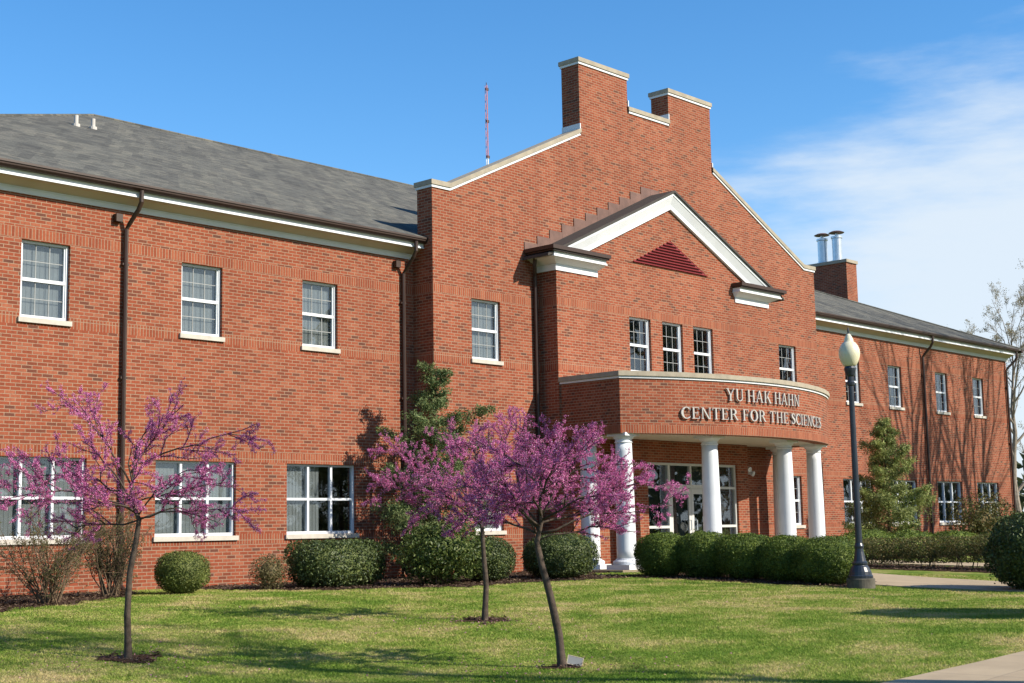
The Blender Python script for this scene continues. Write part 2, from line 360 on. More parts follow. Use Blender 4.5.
def strip(name, left, right, dz, mat, n=24, thick=.1):
    """a paved strip between two polylines, draped on the ground"""
    def res(p):
        p = np.array(p, float); s = np.concatenate([[0], np.cumsum(np.hypot(*np.diff(p, axis=0).T))]); t = np.linspace(0, s[-1], n)
        return np.stack([np.interp(t, s, p[:, 0]), np.interp(t, s, p[:, 1])], -1)
    A, Bq = res(left), res(right); mb = MB(); m = 4
    G2 = np.stack([A*(1-k/m)+Bq*k/m for k in range(m+1)], 1); Z = gz(G2[..., 0], G2[..., 1])+dz
    V = np.concatenate([G2, Z[..., None]], -1)
    Q = np.stack([V[:-1, :-1], V[1:, :-1], V[1:, 1:], V[:-1, 1:]], 2).reshape(-1, 4, 3)
    mb.quads(Q)
    for col in (0, m):
        a = V[:, col]; b2 = a.copy(); b2[:, 2] -= thick
        mb.quads(np.stack([a[:-1], a[1:], b2[1:], b2[:-1]], 1))
    for row in (0, n-1):
        a = V[row]; b2 = a.copy(); b2[:, 2] -= thick
        mb.quads(np.stack([a[:-1], a[1:], b2[1:], b2[:-1]], 1))
    o = mb.build(name, mat, uvf=lambda co, ax, uv: co[:, :2]); tag(o, kind='structure'); return o
PATHS = [([(24.3, -2.9), (24.2, -7.5), (23.2, -9.4), (22.85, -10.05), (22.95, -12.6), (22.6, -16), (21.5, -17.2)], [(27.2, -4.2), (26.9, -7.5), (26.2, -9.5), (25.9, -11), (25.3, -12.6), (24.9, -16), (25.4, -17.2)]),
         ([(31.6, -3.4), (32.0, -8), (32.2, -16)], [(33.6, -3.4), (33.9, -8), (34.1, -16)]),
         ([(2, -17.15), (9.86, -17.24), (12.22, -17.46), (21, -17.3), (45, -17.3)], [(2, -19.4), (9.86, -19.4), (12.22, -19.6), (21, -19.5), (45, -19.5)])]
for (a, b2) in PATHS: strip('concrete_path', a, b2, .022, M['path'])
def inside(poly, x, y):
    poly = np.array(poly); c = np.zeros(x.shape, bool); j = len(poly)-1
    for i in range(len(poly)):
        xi, yi = poly[i]; xj, yj = poly[j]
        c ^= ((yi > y) != (yj > y)) & (x < (xj-xi)*(y-yi)/(yj-yi+1e-12)+xi); j = i
    return c
BEDS = [[(5, .0), (5, -4.4), (7.9, -4.1), (9.3, -3.6), (10.6, -2.7), (11.5, -2.0), (12.0, -1.2), (12.3, -.5), (12.4, 0)],
        [(13.4, 0), (13.5, -2.4), (14.4, -3.6), (15.6, -4.3), (16.8, -4.9), (18.4, -4.75), (20.4, -4.75), (22.0, -5.0), (22.2, -3), (24, -2.8), (24, 0)],
        [(21.65, -4.4), (21.75, -6.5), (21.85, -8.2), (21.95, -9.9), (22.7, -10.0), (23.9, -9.0), (24.1, -7.3), (24.2, -4.4)],
        [(28.6, -4.6), (28.8, -6.4), (29.3, -9.0), (29.6, -10.4), (31.5, -10.2), (31.4, -4.4)],
        [(33.5, -.0), (33.5, -3.6), (38, -4.2), (46, -4.4), (51, -4), (51, 0)]]
RINGS = [(6.60, -9.74, .29), (12.15, -9.79, .33), (9.40, -13.63, .28)]
def bed(cells, name):
    mb = MB(); V = []
    for (x, y, h) in cells:
        pts = np.array([(x-h, y-h), (x+h, y-h), (x+h, y+h), (x-h, y+h)]); z = gz(pts[:, 0], pts[:, 1])+.012
        V.append(np.concatenate([pts, z[:, None]], 1))
    mb.quads(np.array(V)); return tag(mb.build(name, M['mulch'], uvf=lambda co, ax, uv: co[:, :2]), kind='structure')
def jitter(x, y): return .10*np.sin(5.1*x+1.3*y)+.09*np.sin(9.7*y-3.1*x)+.08*np.sin(17*x+11*y)+.05*np.sin(31*x-23*y)
def inbed(x, y):
    r = np.zeros(np.shape(x), bool); jx = x+jitter(x, y); jy = y+jitter(y, x)
    for p in BEDS: r |= inside(p, jx, jy)
    for (a, b2, q) in RINGS: r |= np.hypot((jx-a), (jy-b2)*1.0) < q
    return r
cx, cy = np.meshgrid(np.arange(4.5, 51.5, .07), np.arange(-14.6, 0., .07), indexing='ij'); k = inbed(cx, cy)
bed([(a, b2, .0352) for a, b2 in zip(cx[k], cy[k])], 'mulch_bed')

# ------------------------------------------------------------------ building
BLD = thing('brick_building', 'long two-storey red brick building with pedimented entrance bay and grey hipped roofs', 'building', (28.3, 0, 0))
def part(mb, name, mat, label=None, **k):
    o = mb.build(name, mat, **k); o.parent = BLD; o.matrix_parent_inverse = Matrix.Translation((-28.3, 0, 0))
    if label: o['label'] = label
    return o
def wall_grid(mb, x0, x1, z0, z1, y0, y1, holes):
    """brick wall in the XZ plane (front y0, back y1) with rectangular openings and their reveals"""
    xs = sorted({x0, x1, *[h[0] for h in holes], *[h[1] for h in holes]}); zs = sorted({z0, z1, *[h[2] for h in holes], *[h[3] for h in holes]})
    def solid(i, j):
        if i < 0 or j < 0 or i >= len(xs)-1 or j >= len(zs)-1: return False
        a, c = (xs[i]+xs[i+1])/2, (zs[j]+zs[j+1])/2
        return x0 < a < x1 and z0 < c < z1 and not any(h[0] < a < h[1] and h[2] < c < h[3] for h in holes)
    for i in range(len(xs)-1):
        for j in range(len(zs)-1):
            if not solid(i, j): continue
            a, b2, c, d = xs[i], xs[i+1], zs[j], zs[j+1]
            mb.poly([(a, y0, c), (b2, y0, c), (b2, y0, d), (a, y0, d)]); mb.poly([(a, y1, c), (a, y1, d), (b2, y1, d), (b2, y1, c)])
            if not solid(i-1, j): mb.poly([(a, y0, c), (a, y0, d), (a, y1, d), (a, y1, c)])
            if not solid(i+1, j): mb.poly([(b2, y0, c), (b2, y1, c), (b2, y1, d), (b2, y0, d)])
            if not solid(i, j-1): mb.poly([(a, y0, c), (a, y1, c), (b2, y1, c), (b2, y0, c)])
            if not solid(i, j+1): mb.poly([(a, y0, d), (b2, y0, d), (b2, y1, d), (a, y1, d)])
UZ0, UZ1, LZ0, LZ1 = 5.0, 6.44, 1.0, 2.476
LEFT_UP = [(7.0, 7.98), (10.29, 11.27), (13.72, 14.70), (16.77, 17.75)]
LEFT_LOW = [(6.5+.3, 8.3), (9.80, 11.70), (13.18, 15.07), (16.36, 18.26)]
RIGHT_UP = [(39.50, 40.46), (42.40, 43.36), (45.90, 46.84), (48.93, 49.85)]
RIGHT_LOW = [(39.03, 40.95), (42.16, 44.08), (45.62, 47.55), (48.81, 50.65)]
CEN = [(21.275, 22.254), (34.48, 35.44)]
PAV = [(26.46, 27.365), (27.868, 28.778), (29.263, 30.178)]
def holes(u, l): return [(a, b2, UZ0, UZ1) for a, b2 in u]+[(a, b2, LZ0, LZ1) for a, b2 in l]
WX0, WX1, CX0, CX1, PX0, PX1 = 6.5, 52.0, 20.03, 36.70, 23.63, 33.0
CY, PY, VY = -.66, -1.27, -1.70
mb = MB(); wall_grid(mb, WX0, CX0+.2, -.4, 7.45, 0, .28, holes(LEFT_UP, LEFT_LOW)); mb.box(WX0-.28, WX0, 0, 25, -.4, 7.45); part(mb, 'wall', M['brick'])
mb = MB(); wall_grid(mb, CX1-.2, WX1, -.4, 7.45, 0, .28, holes(RIGHT_UP, RIGHT_LOW)); mb.box(WX1-.28, WX1-.003, .28, 25, -.4, 7.45); mb.box(WX0, WX1, 25, 25.3, -.4, 7.45); part(mb, 'wall', M['brick'])
# central block with its stepped chimney parapet
mb = MB(); wall_grid(mb, CX0, CX1, -.4, 8.9, CY, CY+.4, holes(CEN, CEN)+[(PX0+.3, PX1-.3, -.4, 7.2)])
mb.box(CX0, CX0+.3, CY+.4, .3, -.4, 7.60); mb.box(CX1-.3, CX1, CY+.4, .3, -.4, 7.60); mb.box(CX0, CX0+.3, CY+.4, CY+.5, 7.603, 8.9); mb.box(CX1-.3, CX1, CY+.4, CY+.5, 7.603, 8.9)
C1, C2 = (25.41, 27.44), (29.30, 31.32)
def col(x0, x1, za, zb, zt0, zt1, y1): mb.prism([(x0, za), (x1, zb), (x1, zt1), (x0, zt0)], CY, y1, 'y')
col(CX0, 20.6, 8.9, 8.9, 8.905, 8.905, CY+.5); col(20.6, C1[0], 8.9, 8.9, 8.905, 11.18, CY+.5); col(*C1, 8.9, 8.9, 13.11, 13.11, CY+.60)
col(C1[1], C2[0], 8.9, 8.9, 12.19, 12.19, CY+.5); col(*C2, 8.9, 8.9, 13.11, 13.11, CY+.60); col(C2[1], 36.1, 8.9, 8.9, 11.18, 8.905, CY+.5); col(36.1, CX1, 8.9, 8.9, 8.905, 8.905, CY+.5)
part(mb, 'parapet_wall', M['brick'])
# pavilion
mb = MB(); wall_grid(mb, PX0, PX1, -.4, 7.35, PY, PY+.3, holes(PAV, [])+[(25.9, 30.7, -.4, 2.9)])
mb.box(PX0, PX0+.3, PY+.3, CY-.002, -.4, 7.35); mb.box(PX1-.3, PX1, PY+.3, CY-.002, -.4, 7.35)
mb.prism([(PX0, 7.35), (PX1, 7.35), (28.32, 9.72)], PY, PY+.3, 'y'); part(mb, 'wall', M['brick'])
# vestibule
SF = (26.48, 30.48, .06, 2.66)
mb = MB(); wall_grid(mb, 25.6, 31.0, -.2, 3.215, VY, VY+.22, [SF]); mb.box(25.6, 25.82, VY+.22, PY-.002, -.2, 3.215); mb.box(30.78, 31.0, VY+.22, PY-.002, -.2, 3.215); part(mb, 'wall', M['brick_plain'])

# coping stones
def coping(mb, segs, y0, y1, lo, hi, o):
    for (xa, za, xb, zb, ea, eb) in segs:
        xa2, xb2 = xa-(o if ea else 0), xb+(o if eb else 0)
        sl = (zb-za)/(xb-xa); f = lambda x: za+(x-xa)*sl
        mb.prism([(xa2, f(xa2)+lo), (xb2, f(xb2)+lo), (xb2, f(xb2)+hi), (xa2, f(xa2)+hi)], y0-o, y1+o, 'y')
WALLTOP = [(CX0, 8.908, 20.6, 8.908, 1, 0), (20.6, 8.908, C1[0], 11.185, 0, 0), (C1[1], 12.195, C2[0], 12.195, 0, 0), (C2[1], 11.185, 36.1, 8.908, 0, 0), (36.1, 8.908, CX1, 8.908, 0, 1)]
CHTOP = [(*C1[:1], 13.114, C1[1], 13.114, 1, 1), (C2[0], 13.114, C2[1], 13.114, 1, 1)]
mb = MB(); coping(mb, WALLTOP, CY, CY+.5, .002, .065, .03); coping(mb, CHTOP, CY, CY+.60, .002, .065, .03)
for x, s in ((C1[0], -1), (C2[1], 1)): mb.box(min(x, x+s*.03), max(x, x+s*.03), CY-.03, CY+.60, 11.2, 11.5)
for x, s in ((C1[1], 1), (C2[0], -1)): mb.box(min(x, x+s*.03), max(x, x+s*.03), CY-.03, CY+.60, 12.2, 12.55)
part(mb, 'coping_drip', M['white'])
mb = MB(); coping(mb, WALLTOP, CY, CY+.5, .066, .18, .055); coping(mb, CHTOP, CY, CY+.60, .066, .18, .055); part(mb, 'coping', M['stone'])

# eaves cornice of the wings, along X
def cornice(xa, xb, y=0., z=7.276):
    mb = MB(); mb.prism([(y-.03, z), (y-.03, z+.115), (y-.0, z+.115), (y, z)], xa, xb, 'x'); mb.prism([(y-.045, z+.095), (y-.045, z+.118), (y-.03, z+.118), (y-.03, z+.095)], xa, xb, 'x')
    fr = mb
    fr.prism([(y-.36, z+.225), (y-.36, z+.42), (y-.31, z+.42), (y-.31, z+.225)], xa, xb, 'x'); fr.prism([(y-.385, z+.214), (y-.385, z+.240), (y-.361, z+.240), (y-.361, z+.214)], xa, xb, 'x')
    part(fr, 'fascia', M['white'])
    mb = MB(); mb.prism([(y-.001, z+.12), (y-.06, z+.12), (y-.14, z+.155), (y-.22, z+.20), (y-.309, z+.218), (y-.309, z+.42), (y-.001, z+.42)], xa, xb, 'x'); part(mb, 'soffit', M['cream'])  # soffit is white paint; its cream colour stands for light bounced from below
    mb = MB(); mb.prism([(y-.363, z+.33), (y-.44, z+.33), (y-.50, z+.37), (y-.505, z+.405), (y-.525, z+.41), (y-.525, z+.45), (y-.363, z+.45)], xa, xb, 'x'); part(mb, 'gutter', M['brown'])
cornice(6.0, CX0-.003); cornice(CX1+.003, 52.15)
# the right wing's return at its far corner
mb = MB(); mb.box(52.0, 52.16, 0.002, 25, 7.28, 7.69); mb.box(52.16, 52.38, -.36, 25, 7.55, 7.69); part(mb, 'fascia', M['white'])
mb = MB(); mb.box(52.385, 52.55, -.52, 25, 7.60, 7.725); part(mb, 'gutter', M['brown'])
# hipped roof
ex0, ex1, ey0, ey1, ez, sl_ = 5.95, 52.52, -.50, 25.6, 7.735, .425
yr = (ey0+ey1)/2; hr = (yr-ey0); zr = ez+hr*sl_
A_, B_, C_, D_ = (ex0, ey0, ez), (ex1, ey0, ez), (ex1, ey1, ez), (ex0, ey1, ez); R0, R1 = (ex0+hr, yr, zr), (ex1-hr, yr, zr)
mb = MB()
for f in ([A_, B_, R1, R0], [C_, D_, R0, R1], [D_, A_, R0], [B_, C_, R1]):
    mb.poly(f); mb.poly([(p[0], p[1], p[2]-.06) for p in reversed(f)])
for p, q in ((A_, B_), (B_, C_), (C_, D_), (D_, A_)): mb.poly([p, (p[0], p[1], p[2]-.06), (q[0], q[1], q[2]-.06), q])
def roof_uv(co, ax, uv):
    return np.stack([co[:, 0], co[:, 1]*1.0865], -1)
ro = part(mb, 'roof', M['shingle'], uvf=roof_uv)
mb = MB()
for p, q in ((R0, R1), (A_, R0), (B_, R1)): mb.tube([Vector(p)+Vector((0, 0, .0)), Vector(q)], .05, 6)
o = mb.build('ridge_cap', M['shingle'], ro)
# plumbing vents
for (x, y, h) in ((16.08, 8.34, .27), (16.67, 8.52, .26)):
    z = ez+(y-ey0)*sl_; mb = MB(); mb.lathe([(.1, z-.1), (.1, z+.04), (.055, z+.05), (.055, z+h)], x, y, 12); part(mb, 'vent_pipe', M['pipe'])
# brick chimney with two flues
CHX0, CHX1, CHY0, CHY1, CHZ = 49.40, 50.22, 5.35, 7.7, 11.72
mb = MB(); mb.box(CHX0, CHX1, CHY0, CHY1, 8.6, CHZ); ch = part(mb, 'chimney', M['brick_plain'])
mb = MB(); mb.box(CHX0-.05, CHX1+.05, CHY0-.05, CHY1+.05, CHZ+.002, CHZ+.13); o = mb.build('coping', M['stone'], ch)
for (y) in (6.66, 5.97):
    mb = MB(); mb.lathe([(.26, CHZ+.13), (.26, CHZ+.2), (.2, CHZ+.22), (.2, CHZ+1.12), (.235, CHZ+1.14), (.235, CHZ+1.22), (.16, CHZ+1.23), (.07, CHZ+1.25), (.07, CHZ+1.38)], 49.81, y, 20); fl = mb.build('flue', M['steel'], ch, smooth=False)
    mb = MB(); mb.lathe([(.30, CHZ+1.36), (.33, CHZ+1.38), (.2, CHZ+1.44), (.05, CHZ+1.47)], 49.81, y, 20); mb.build('rain_cap', M['copper'], fl)

# pediment
yo = -1.46
sp = .46; ax_, az_ = 28.32, 10.03
def clipz(p, z):
    if z is None: return p
    out = []
    for i in range(len(p)):
        a, b2 = p[i], p[(i+1) % len(p)]
        if a[1] >= z: out.append(a)
        if (a[1] >= z) != (b2[1] >= z): t = (z-a[1])/(b2[1]-a[1]); out.append((a[0]+t*(b2[0]-a[0]), z))
    return out
def rake(mb, y0, y1, hi, lo, xl=23.13, xr=33.51, zc=7.79):
    for x in (xl, xr):
        p = [(x, az_-sp*abs(x-ax_)+lo), (ax_, az_+lo), (ax_, az_+hi), (x, az_-sp*abs(x-ax_)+hi)]
        p = clipz(p, zc)
        if x > ax_: p = p[::-1]
        mb.prism(p, y0, y1, 'y')
mb = MB(); rake(mb, yo, PY-.002, -.055, -.135); rake(mb, PY-.075, PY-.002, -.375, -.49)
for s in (-1, 1):        # the broad raking cove between the two fillets
    xe = ax_+s*(az_-.374-7.79)/sp; ze = az_-sp*abs(xe-ax_); xt = ax_+s*(az_-.138-7.79)/sp
    tA, tB, tT, tD = (xe, yo+.012, ze-.138), (xe, PY-.06, ze-.373), (xt, yo+.012, 7.79), (xt, PY-.002, 7.79); tE, tF = (xe, PY-.002, ze-.138), (xe, PY-.002, ze-.373)
    for f in ([tA, tB, tT], [tA, tT, tD, tE], [tB, tF, tD, tT], [tE, tD, tF]): mb.poly(f)
    a = [(xe, yo+.012, ze-.138), (ax_, yo+.012, az_-.138), (ax_, PY-.06, az_-.373), (xe, PY-.06, ze-.373), (xe, PY-.002, ze-.138), (ax_, PY-.002, az_-.138), (ax_, PY-.002, az_-.374), (xe, PY-.002, ze-.374)]
    mb.hexa(a)
part(mb, 'raking_cornice', M['white'])
mb = MB(); rake(mb, yo-.05, CY-.004, .012, -.052, 23.08, 33.56, None); part(mb, 'roof', M['slateroof'], 'small brown gabled roof over the pediment')
# stepped flashing on the wall above the pediment roof
mb = MB(); nst = 11
for s in (-1, 1):
    for i in range(nst):
        xa = 5.17-i*.475; xb = xa-.475
        if xb < 0: xb = 0
        za = az_-sp*xa; zt = za+sp*.475+.17
        a, b2 = ax_+s*xa, ax_+s*xb; lo_, hi_ = min(a, b2), max(a, b2)
        mb.box(lo_, hi_-.004, CY-.022, CY-.003, za-.02, zt)
part(mb, 'stepped_flashing', M['copper'])
def ret(x0, x1, outer_left):
    """cornice return at the foot of the pediment; it wraps round the pavilion's corner"""
    z = 7.31
    def ring(mb, o, z0, z1, d=0., side=outer_left):
        xa, xb = (x0-o, x1+d) if outer_left else (x0-d, x1+o)
        mb.box(xa, xb, PY-o*.74, PY-.002, z0, z1)
        if outer_left: mb.box(xa, x0-.002, PY-.002, CY-.004, z0, z1)
    def cove(mb, o0, d0, z0, o1, d1, z1):
        def rc(o, d, zz):
            xa, xb = (x0-o, x1+d) if outer_left else (x0-d, x1+o)
            return [(xa, PY-o*.74, zz), (xb, PY-o*.74, zz), (xb, PY-.002, zz), (xa, PY-.002, zz)]
        mb.hexa(rc(o0, d0, z0)+rc(o1, d1, z1))
        sx, e = (x0-.002, -1) if outer_left else (x1+.002, 1)
        def sd(o, zz): a = [(sx+e*o, PY-.001, zz), (sx, PY-.001, zz), (sx, CY-.004, zz), (sx+e*o, CY-.004, zz)]; return a
        if outer_left: mb.hexa(sd(o0, z0)+sd(o1, z1))
    mb = MB(); ring(mb, .04, z, z+.16, 0); cove(mb, .06, .01, z+.162, .31, .085, z+.275); ring(mb, .37, z+.277, z+.305, .10); ring(mb, .34, z+.307, z+.40, .08); part(mb, 'cornice_return', M['white'])
    mb = MB(); ring(mb, .44, z+.402, z+.44, .12); ring(mb, .50, z+.44, z+.535, .14); part(mb, 'gutter', M['brown'])
ret(PX0, 25.2, True); ret(31.32, PX1, False)
# louvred vent in the tympanum
mb = MB(); tri = [(26.46, 7.87), (30.18, 7.87), (28.32, 8.735)]
cxx, czz = 28.32, 8.16
inn = [(cxx+(p[0]-cxx)*.91, czz+(p[1]-czz)*.91) for p in tri]
for i in range(3):
    j = (i+1) % 3; mb.prism([tri[i], tri[j], inn[j], inn[i]], PY-.02, PY-.002, 'y')
lv = part(mb, 'louvre_vent', M['brick_plain'])
mb = MB(); mb.prism(inn, PY-.008, PY-.003, 'y')
z = inn[0][1]+.01
while z < inn[2][1]-.06:
    t = (inn[2][1]-z)/(inn[2][1]-inn[0][1]); hw = (inn[1][0]-inn[0][0])/2*t-.02
    mb.prism([(PY-.06, z), (PY-.055, z-.008), (PY-.009, z+.022), (PY-.012, z+.032)], cxx-hw, cxx+hw, 'x'); z += .078
mb.build('louvre_blades', M['louver'], lv)
lv.matrix_parent_inverse = Matrix.Translation((-28.3, 0, 0))

# windows
def window(x0, x1, z0, z1, y, nx, split, blind=0, sill=True, muntin=True):
    f = MB(); gr = MB(); yf = y+.07; fr = .045
    f.box(x0+.002, x0+fr, yf, yf+.09, z0, z1-.002); f.box(x1-fr, x1-.002, yf, yf+.09, z0, z1-.002)
    f.box(x0+fr, x1-fr, yf, yf+.09, z1-fr, z1-.002); f.box(x0+fr, x1-fr, yf, yf+.09, z0, z0+fr+.015)
    zm = (z0+z1)/2
    if nx == 3 and split == 'hung':
        f.box(x0+fr, x1-fr, yf+.012, yf+.075, zm-.032, zm+.032)
        for a in (x0+fr, x1-fr-.03): f.box(a, a+.03, yf+.022, yf+.07, z0+fr+.015, z1-fr)
        gx0, gx1 = x0+fr+.03, x1-fr-.03
        for k in (1, 2): xx = gx0+(gx1-gx0)*k/3; gr.box(xx-.007, xx+.007, yf+.047, yf+.0535, z0+.06, zm-.033); gr.box(xx-.007, xx+.007, yf+.047, yf+.0535, zm+.033, z1-.045)
        for (a, b2) in ((z0+.06, zm-.03), (zm+.03, z1-.045)): zz = (a+b2)/2; gr.box(gx0, gx1, yf+.0485, yf+.052, zz-.007, zz+.007)
    else:
        for k in range(1, nx): xx = x0+(x1-x0)*k/nx; f.box(xx-.026, xx+.026, yf+.01, yf+.085, z0+.06, z1-fr)
        f.box(x0+fr, x1-fr, yf+.016, yf+.08, zm-.026, zm+.026)
    wo = part(f, 'window', M['white'])
    def sub(mb, nm, mat): o = mb.build(nm, mat, wo); return o
    g = MB(); g.box(x0+.03, x1-.03, yf+.055, yf+.06, z0+.03, z1-.03); sub(g, 'pane', M['glass'])
    if gr.n: sub(gr, 'grille', M['grille'])
    if sill:
        s = MB(); s.box(x0-.045, x1+.045, y-.05, y+.068, z0-.092, z0-.002); sub(s, 'sill', M['sill'])
    if blind:
        b3 = MB(); yb = yf+.13; xa = x0+.04
        n = int((x1-x0-.08)/.089)
        ang = {1: .05, 2: .9, 3: .08}[blind]
        for i in range(n+1):
            xc = xa+.04+i*.089
            if blind == 3 and i > n*.52: continue
            if blind == 2 and (i % 7 in (3,)): continue
            dx, dy = .0435*math.cos(ang), .046*math.sin(ang)
            b3.hexa([(xc-dx, yb-dy, z0+.04), (xc+dx, yb+dy, z0+.04), (xc+dx, yb+dy+.002, z0+.04), (xc-dx, yb-dy+.002, z0+.04), (xc-dx, yb-dy, z1-.03), (xc+dx, yb+dy, z1-.03), (xc+dx, yb+dy+.002, z1-.03), (xc-dx, yb-dy+.002, z1-.03)])
        sub(b3, 'blind', M['blind'])
    return wo
for i, (a, b2) in enumerate(LEFT_UP): window(a, b2, UZ0, UZ1, 0, 3, 'hung', (1, 1, 1, 1)[i])
for i, (a, b2) in enumerate(LEFT_LOW): window(a, b2, LZ0, LZ1, 0, 3, 'six', (1, 1, 1, 3)[i])
for i, (a, b2) in enumerate(RIGHT_UP): window(a, b2, UZ0, UZ1, 0, 3, 'hung', 0)
for i, (a, b2) in enumerate(RIGHT_LOW): window(a, b2, LZ0, LZ1, 0, 3, 'six', 0)
window(*CEN[0], UZ0, UZ1, CY, 3, 'hung', 1); window(*CEN[1], UZ0, UZ1, CY, 3, 'hung', 0)
window(*CEN[0], LZ0, LZ1, CY, 3, 'hung', 1); window(*CEN[1], LZ0, LZ1, CY, 3, 'hung', 0)
for i, (a, b2) in enumerate(PAV): window(a, b2, UZ0, UZ1, PY, 3, 'hung', (0, 2, 0)[i])
# dark rooms behind
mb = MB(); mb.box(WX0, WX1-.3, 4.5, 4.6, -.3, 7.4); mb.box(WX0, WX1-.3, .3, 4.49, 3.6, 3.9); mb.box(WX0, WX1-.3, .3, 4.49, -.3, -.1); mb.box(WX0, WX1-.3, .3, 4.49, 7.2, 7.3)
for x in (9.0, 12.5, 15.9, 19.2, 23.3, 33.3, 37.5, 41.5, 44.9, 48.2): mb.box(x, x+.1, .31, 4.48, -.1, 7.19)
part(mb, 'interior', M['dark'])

# downspouts
def downspout(x, y, x_top, ztop, zbot, yg, r=.045):
    mb = MB()
    def seg(p, q, r=r):
        p, q = Vector(p), Vector(q); d = (q-p).normalized(); s = d.cross(Vector((0, 1, .001))); 
        if s.length < .1: s = Vector((1, 0, 0))
        mb.tube([p, q], r, 8)
    mb.tube([(x_top, yg, ztop), (x_top, yg, ztop-.22), (x_top-.01, yg+.08, ztop-.36), (x+.02, y-.14, ztop-.62), (x, y-.07, ztop-.72), (x, y-.07, zbot+.18), (x, y-.09, zbot+.1), (x, y-.22, zbot+.02)], r, 8)
    for z in (1.6, 4.0, 6.2):
        if zbot < z < ztop-1: mb.box(x-.07, x+.07, y-.075, y-.003, z, z+.04)
    return part(mb, 'downspout', M['brown'])
downspout(12.41, 0, 12.50, 7.62, .0, -.44); downspout(19.66, 0, 19.72, 7.62, .0, -.44); downspout(44.9, 0, 45.0, 7.62, 0., -.44); downspout(51.85, 0, 52.05, 7.62, 0, -.44)
mb = MB(); mb.tube([(23.30, -.9, 7.72), (23.30, -.86, 7.45), (23.42, -.76, 7.2), (23.45, -.74, 6.9), (23.45, -.74, .1)], .05, 8); part(mb, 'downspout', M['brown'])
for x in (12.16, 19.40): mb = MB(); mb.box(x, x+.14, -.12, -.002, 7.03, 7.18); part(mb, 'vent_box', M['brown'])

# portico
SAG, XC = 1.2, 28.35; HW = 4.66; RAD = (HW*HW+SAG*SAG)/(2*SAG); YC = -3.1-SAG+RAD; AM = math.asin(HW/RAD)
def outline(o, n=40):
    """plan of the portico pushed out by o, from the wall on the left round to the wall on the right"""
    pts = [(XC-HW-o, PY-.003)]
    r = RAD+o; a = math.asin((HW+o)/r)
    for t in np.linspace(-a, a, n): pts.append((XC+r*math.sin(t), YC-r*math.cos(t)))
    pts.append((XC+HW+o, PY-.003)); return pts
def arc_uv(co, ax, uv):
    th = np.arctan2(co[:, 0]-XC, YC-co[:, 1])*RAD
    front = (co[:, 1] < -3.05) & (ax != 2)
    r = uv.copy(); r[front, 0] = th[front]; r[front, 1] = co[front, 2]
    side = (~front) & (ax != 2); r[side, 0] = co[side, 1]; r[side, 1] = co[side, 2]
    return r
def band(mb, o0, o1, z0, z1):
    A, Bq = outline(o0), outline(o1)
    for i in range(len(A)-1):
        a, b2, c, d = A[i], A[i+1], Bq[i+1], Bq[i]
        mb.hexa([(*a, z0), (*b2, z0), (*c, z0), (*d, z0), (*a, z1), (*b2, z1), (*c, z1), (*d, z1)])
mb = MB(); band(mb, 0, -.35, 3.2, 4.49); part(mb, 'portico_wall', M['brick_porch'], uvf=arc_uv)
mb = MB(); band(mb, .035, -.37, 4.493, 4.545); part(mb, 'coping_drip', M['white'])
mb = MB(); band(mb, .075, -.40, 4.548, 4.66); part(mb, 'coping', M['stone'])
mb = MB(); mb.prism(outline(-.36)[::-1], 3.22, 4.3, 'z'); mb2 = mb; part(mb2, 'soffit', M['cream'])
def column(x, y, z0=.04, z1=3.222):
    mb = MB(); n = 14; prof = []
    for i in range(n+1):
        t = i/n; prof.append((.228-.034*t**1.8, z0+.26+(z1-z0-.5)*t))
    mb.lathe(prof, x, y, 28); c = part(mb, 'column', M['white'], smooth=False)
    for p in c.data.polygons: p.use_smooth = len(p.vertices) == 4
    b3 = MB(); b3.box(x-.34, x+.34, y-.34, y+.34, z0-.2, z0+.12); b3.lathe([(.31, z0+.12), (.325, z0+.15), (.325, z0+.185), (.30, z0+.215), (.26, z0+.225), (.255, z0+.25), (.236, z0+.26)], x, y, 28); b3.build('base', M['white'], c)
    t3 = MB(); zz = z1-.24; t3.lathe([(.196, zz), (.215, zz+.012), (.215, zz+.03), (.198, zz+.04), (.198, zz+.09), (.23, zz+.11), (.262, zz+.16), (.265, zz+.165)], x, y, 28); t3.box(x-.275, x+.275, y-.275, y+.275, zz+.165, z1-.002); t3.build('capital', M['white'], c)
for p in ((24.03, -2.90), (24.05, -1.80), (26.63, -3.52), (30.0, -3.52), (32.48, -2.90), (32.55, -1.75)): column(*p)
mb = MB(); mb.prism(outline(.25)[::-1], -.3, .05, 'z'); tag(mb.build('porch_slab', M['path'], uvf=lambda co, ax, uv: co[:, :2]), kind='structure')
# storefront
xa, xb, za, zb = SF; yf = VY+.06
mb = MB()
d0, d1 = 27.42, 29.40; dm = (d0+d1)/2
def bar(x0, x1, z0, z1, d=.1): mb.box(x0, x1, yf, yf+d, z0, z1)
for x in (xa, xb-.06): bar(x, x+.06, za, zb)
bar(xa+.06, xb-.06, zb-.065, zb-.002); 
for x in (d0, d1-.075): bar(x, x+.075, za, zb-.065)
for (p, q) in ((xa+.06, d0), (d1, xb-.06)): bar(p, q, 2.0, 2.065); bar(p, q, .98, 1.045, ); bar(p, q, za, za+.09)
bar(d0+.075, d1-.075, 2.0, 2.10); bar(dm-.03, dm+.03, 2.10, zb-.065)
st = part(mb, 'storefront', M['alu'])
mb = MB(); mb.box(xa+.02, d0+.02, yf+.04, yf+.046, za+.02, zb-.02); mb.box(d1-.02, xb-.02, yf+.04, yf+.046, za+.02, zb-.02); mb.box(d0+.04, d1-.04, yf+.04, yf+.046, 2.05, zb-.03); mb.build('pane', M['glass'], st)
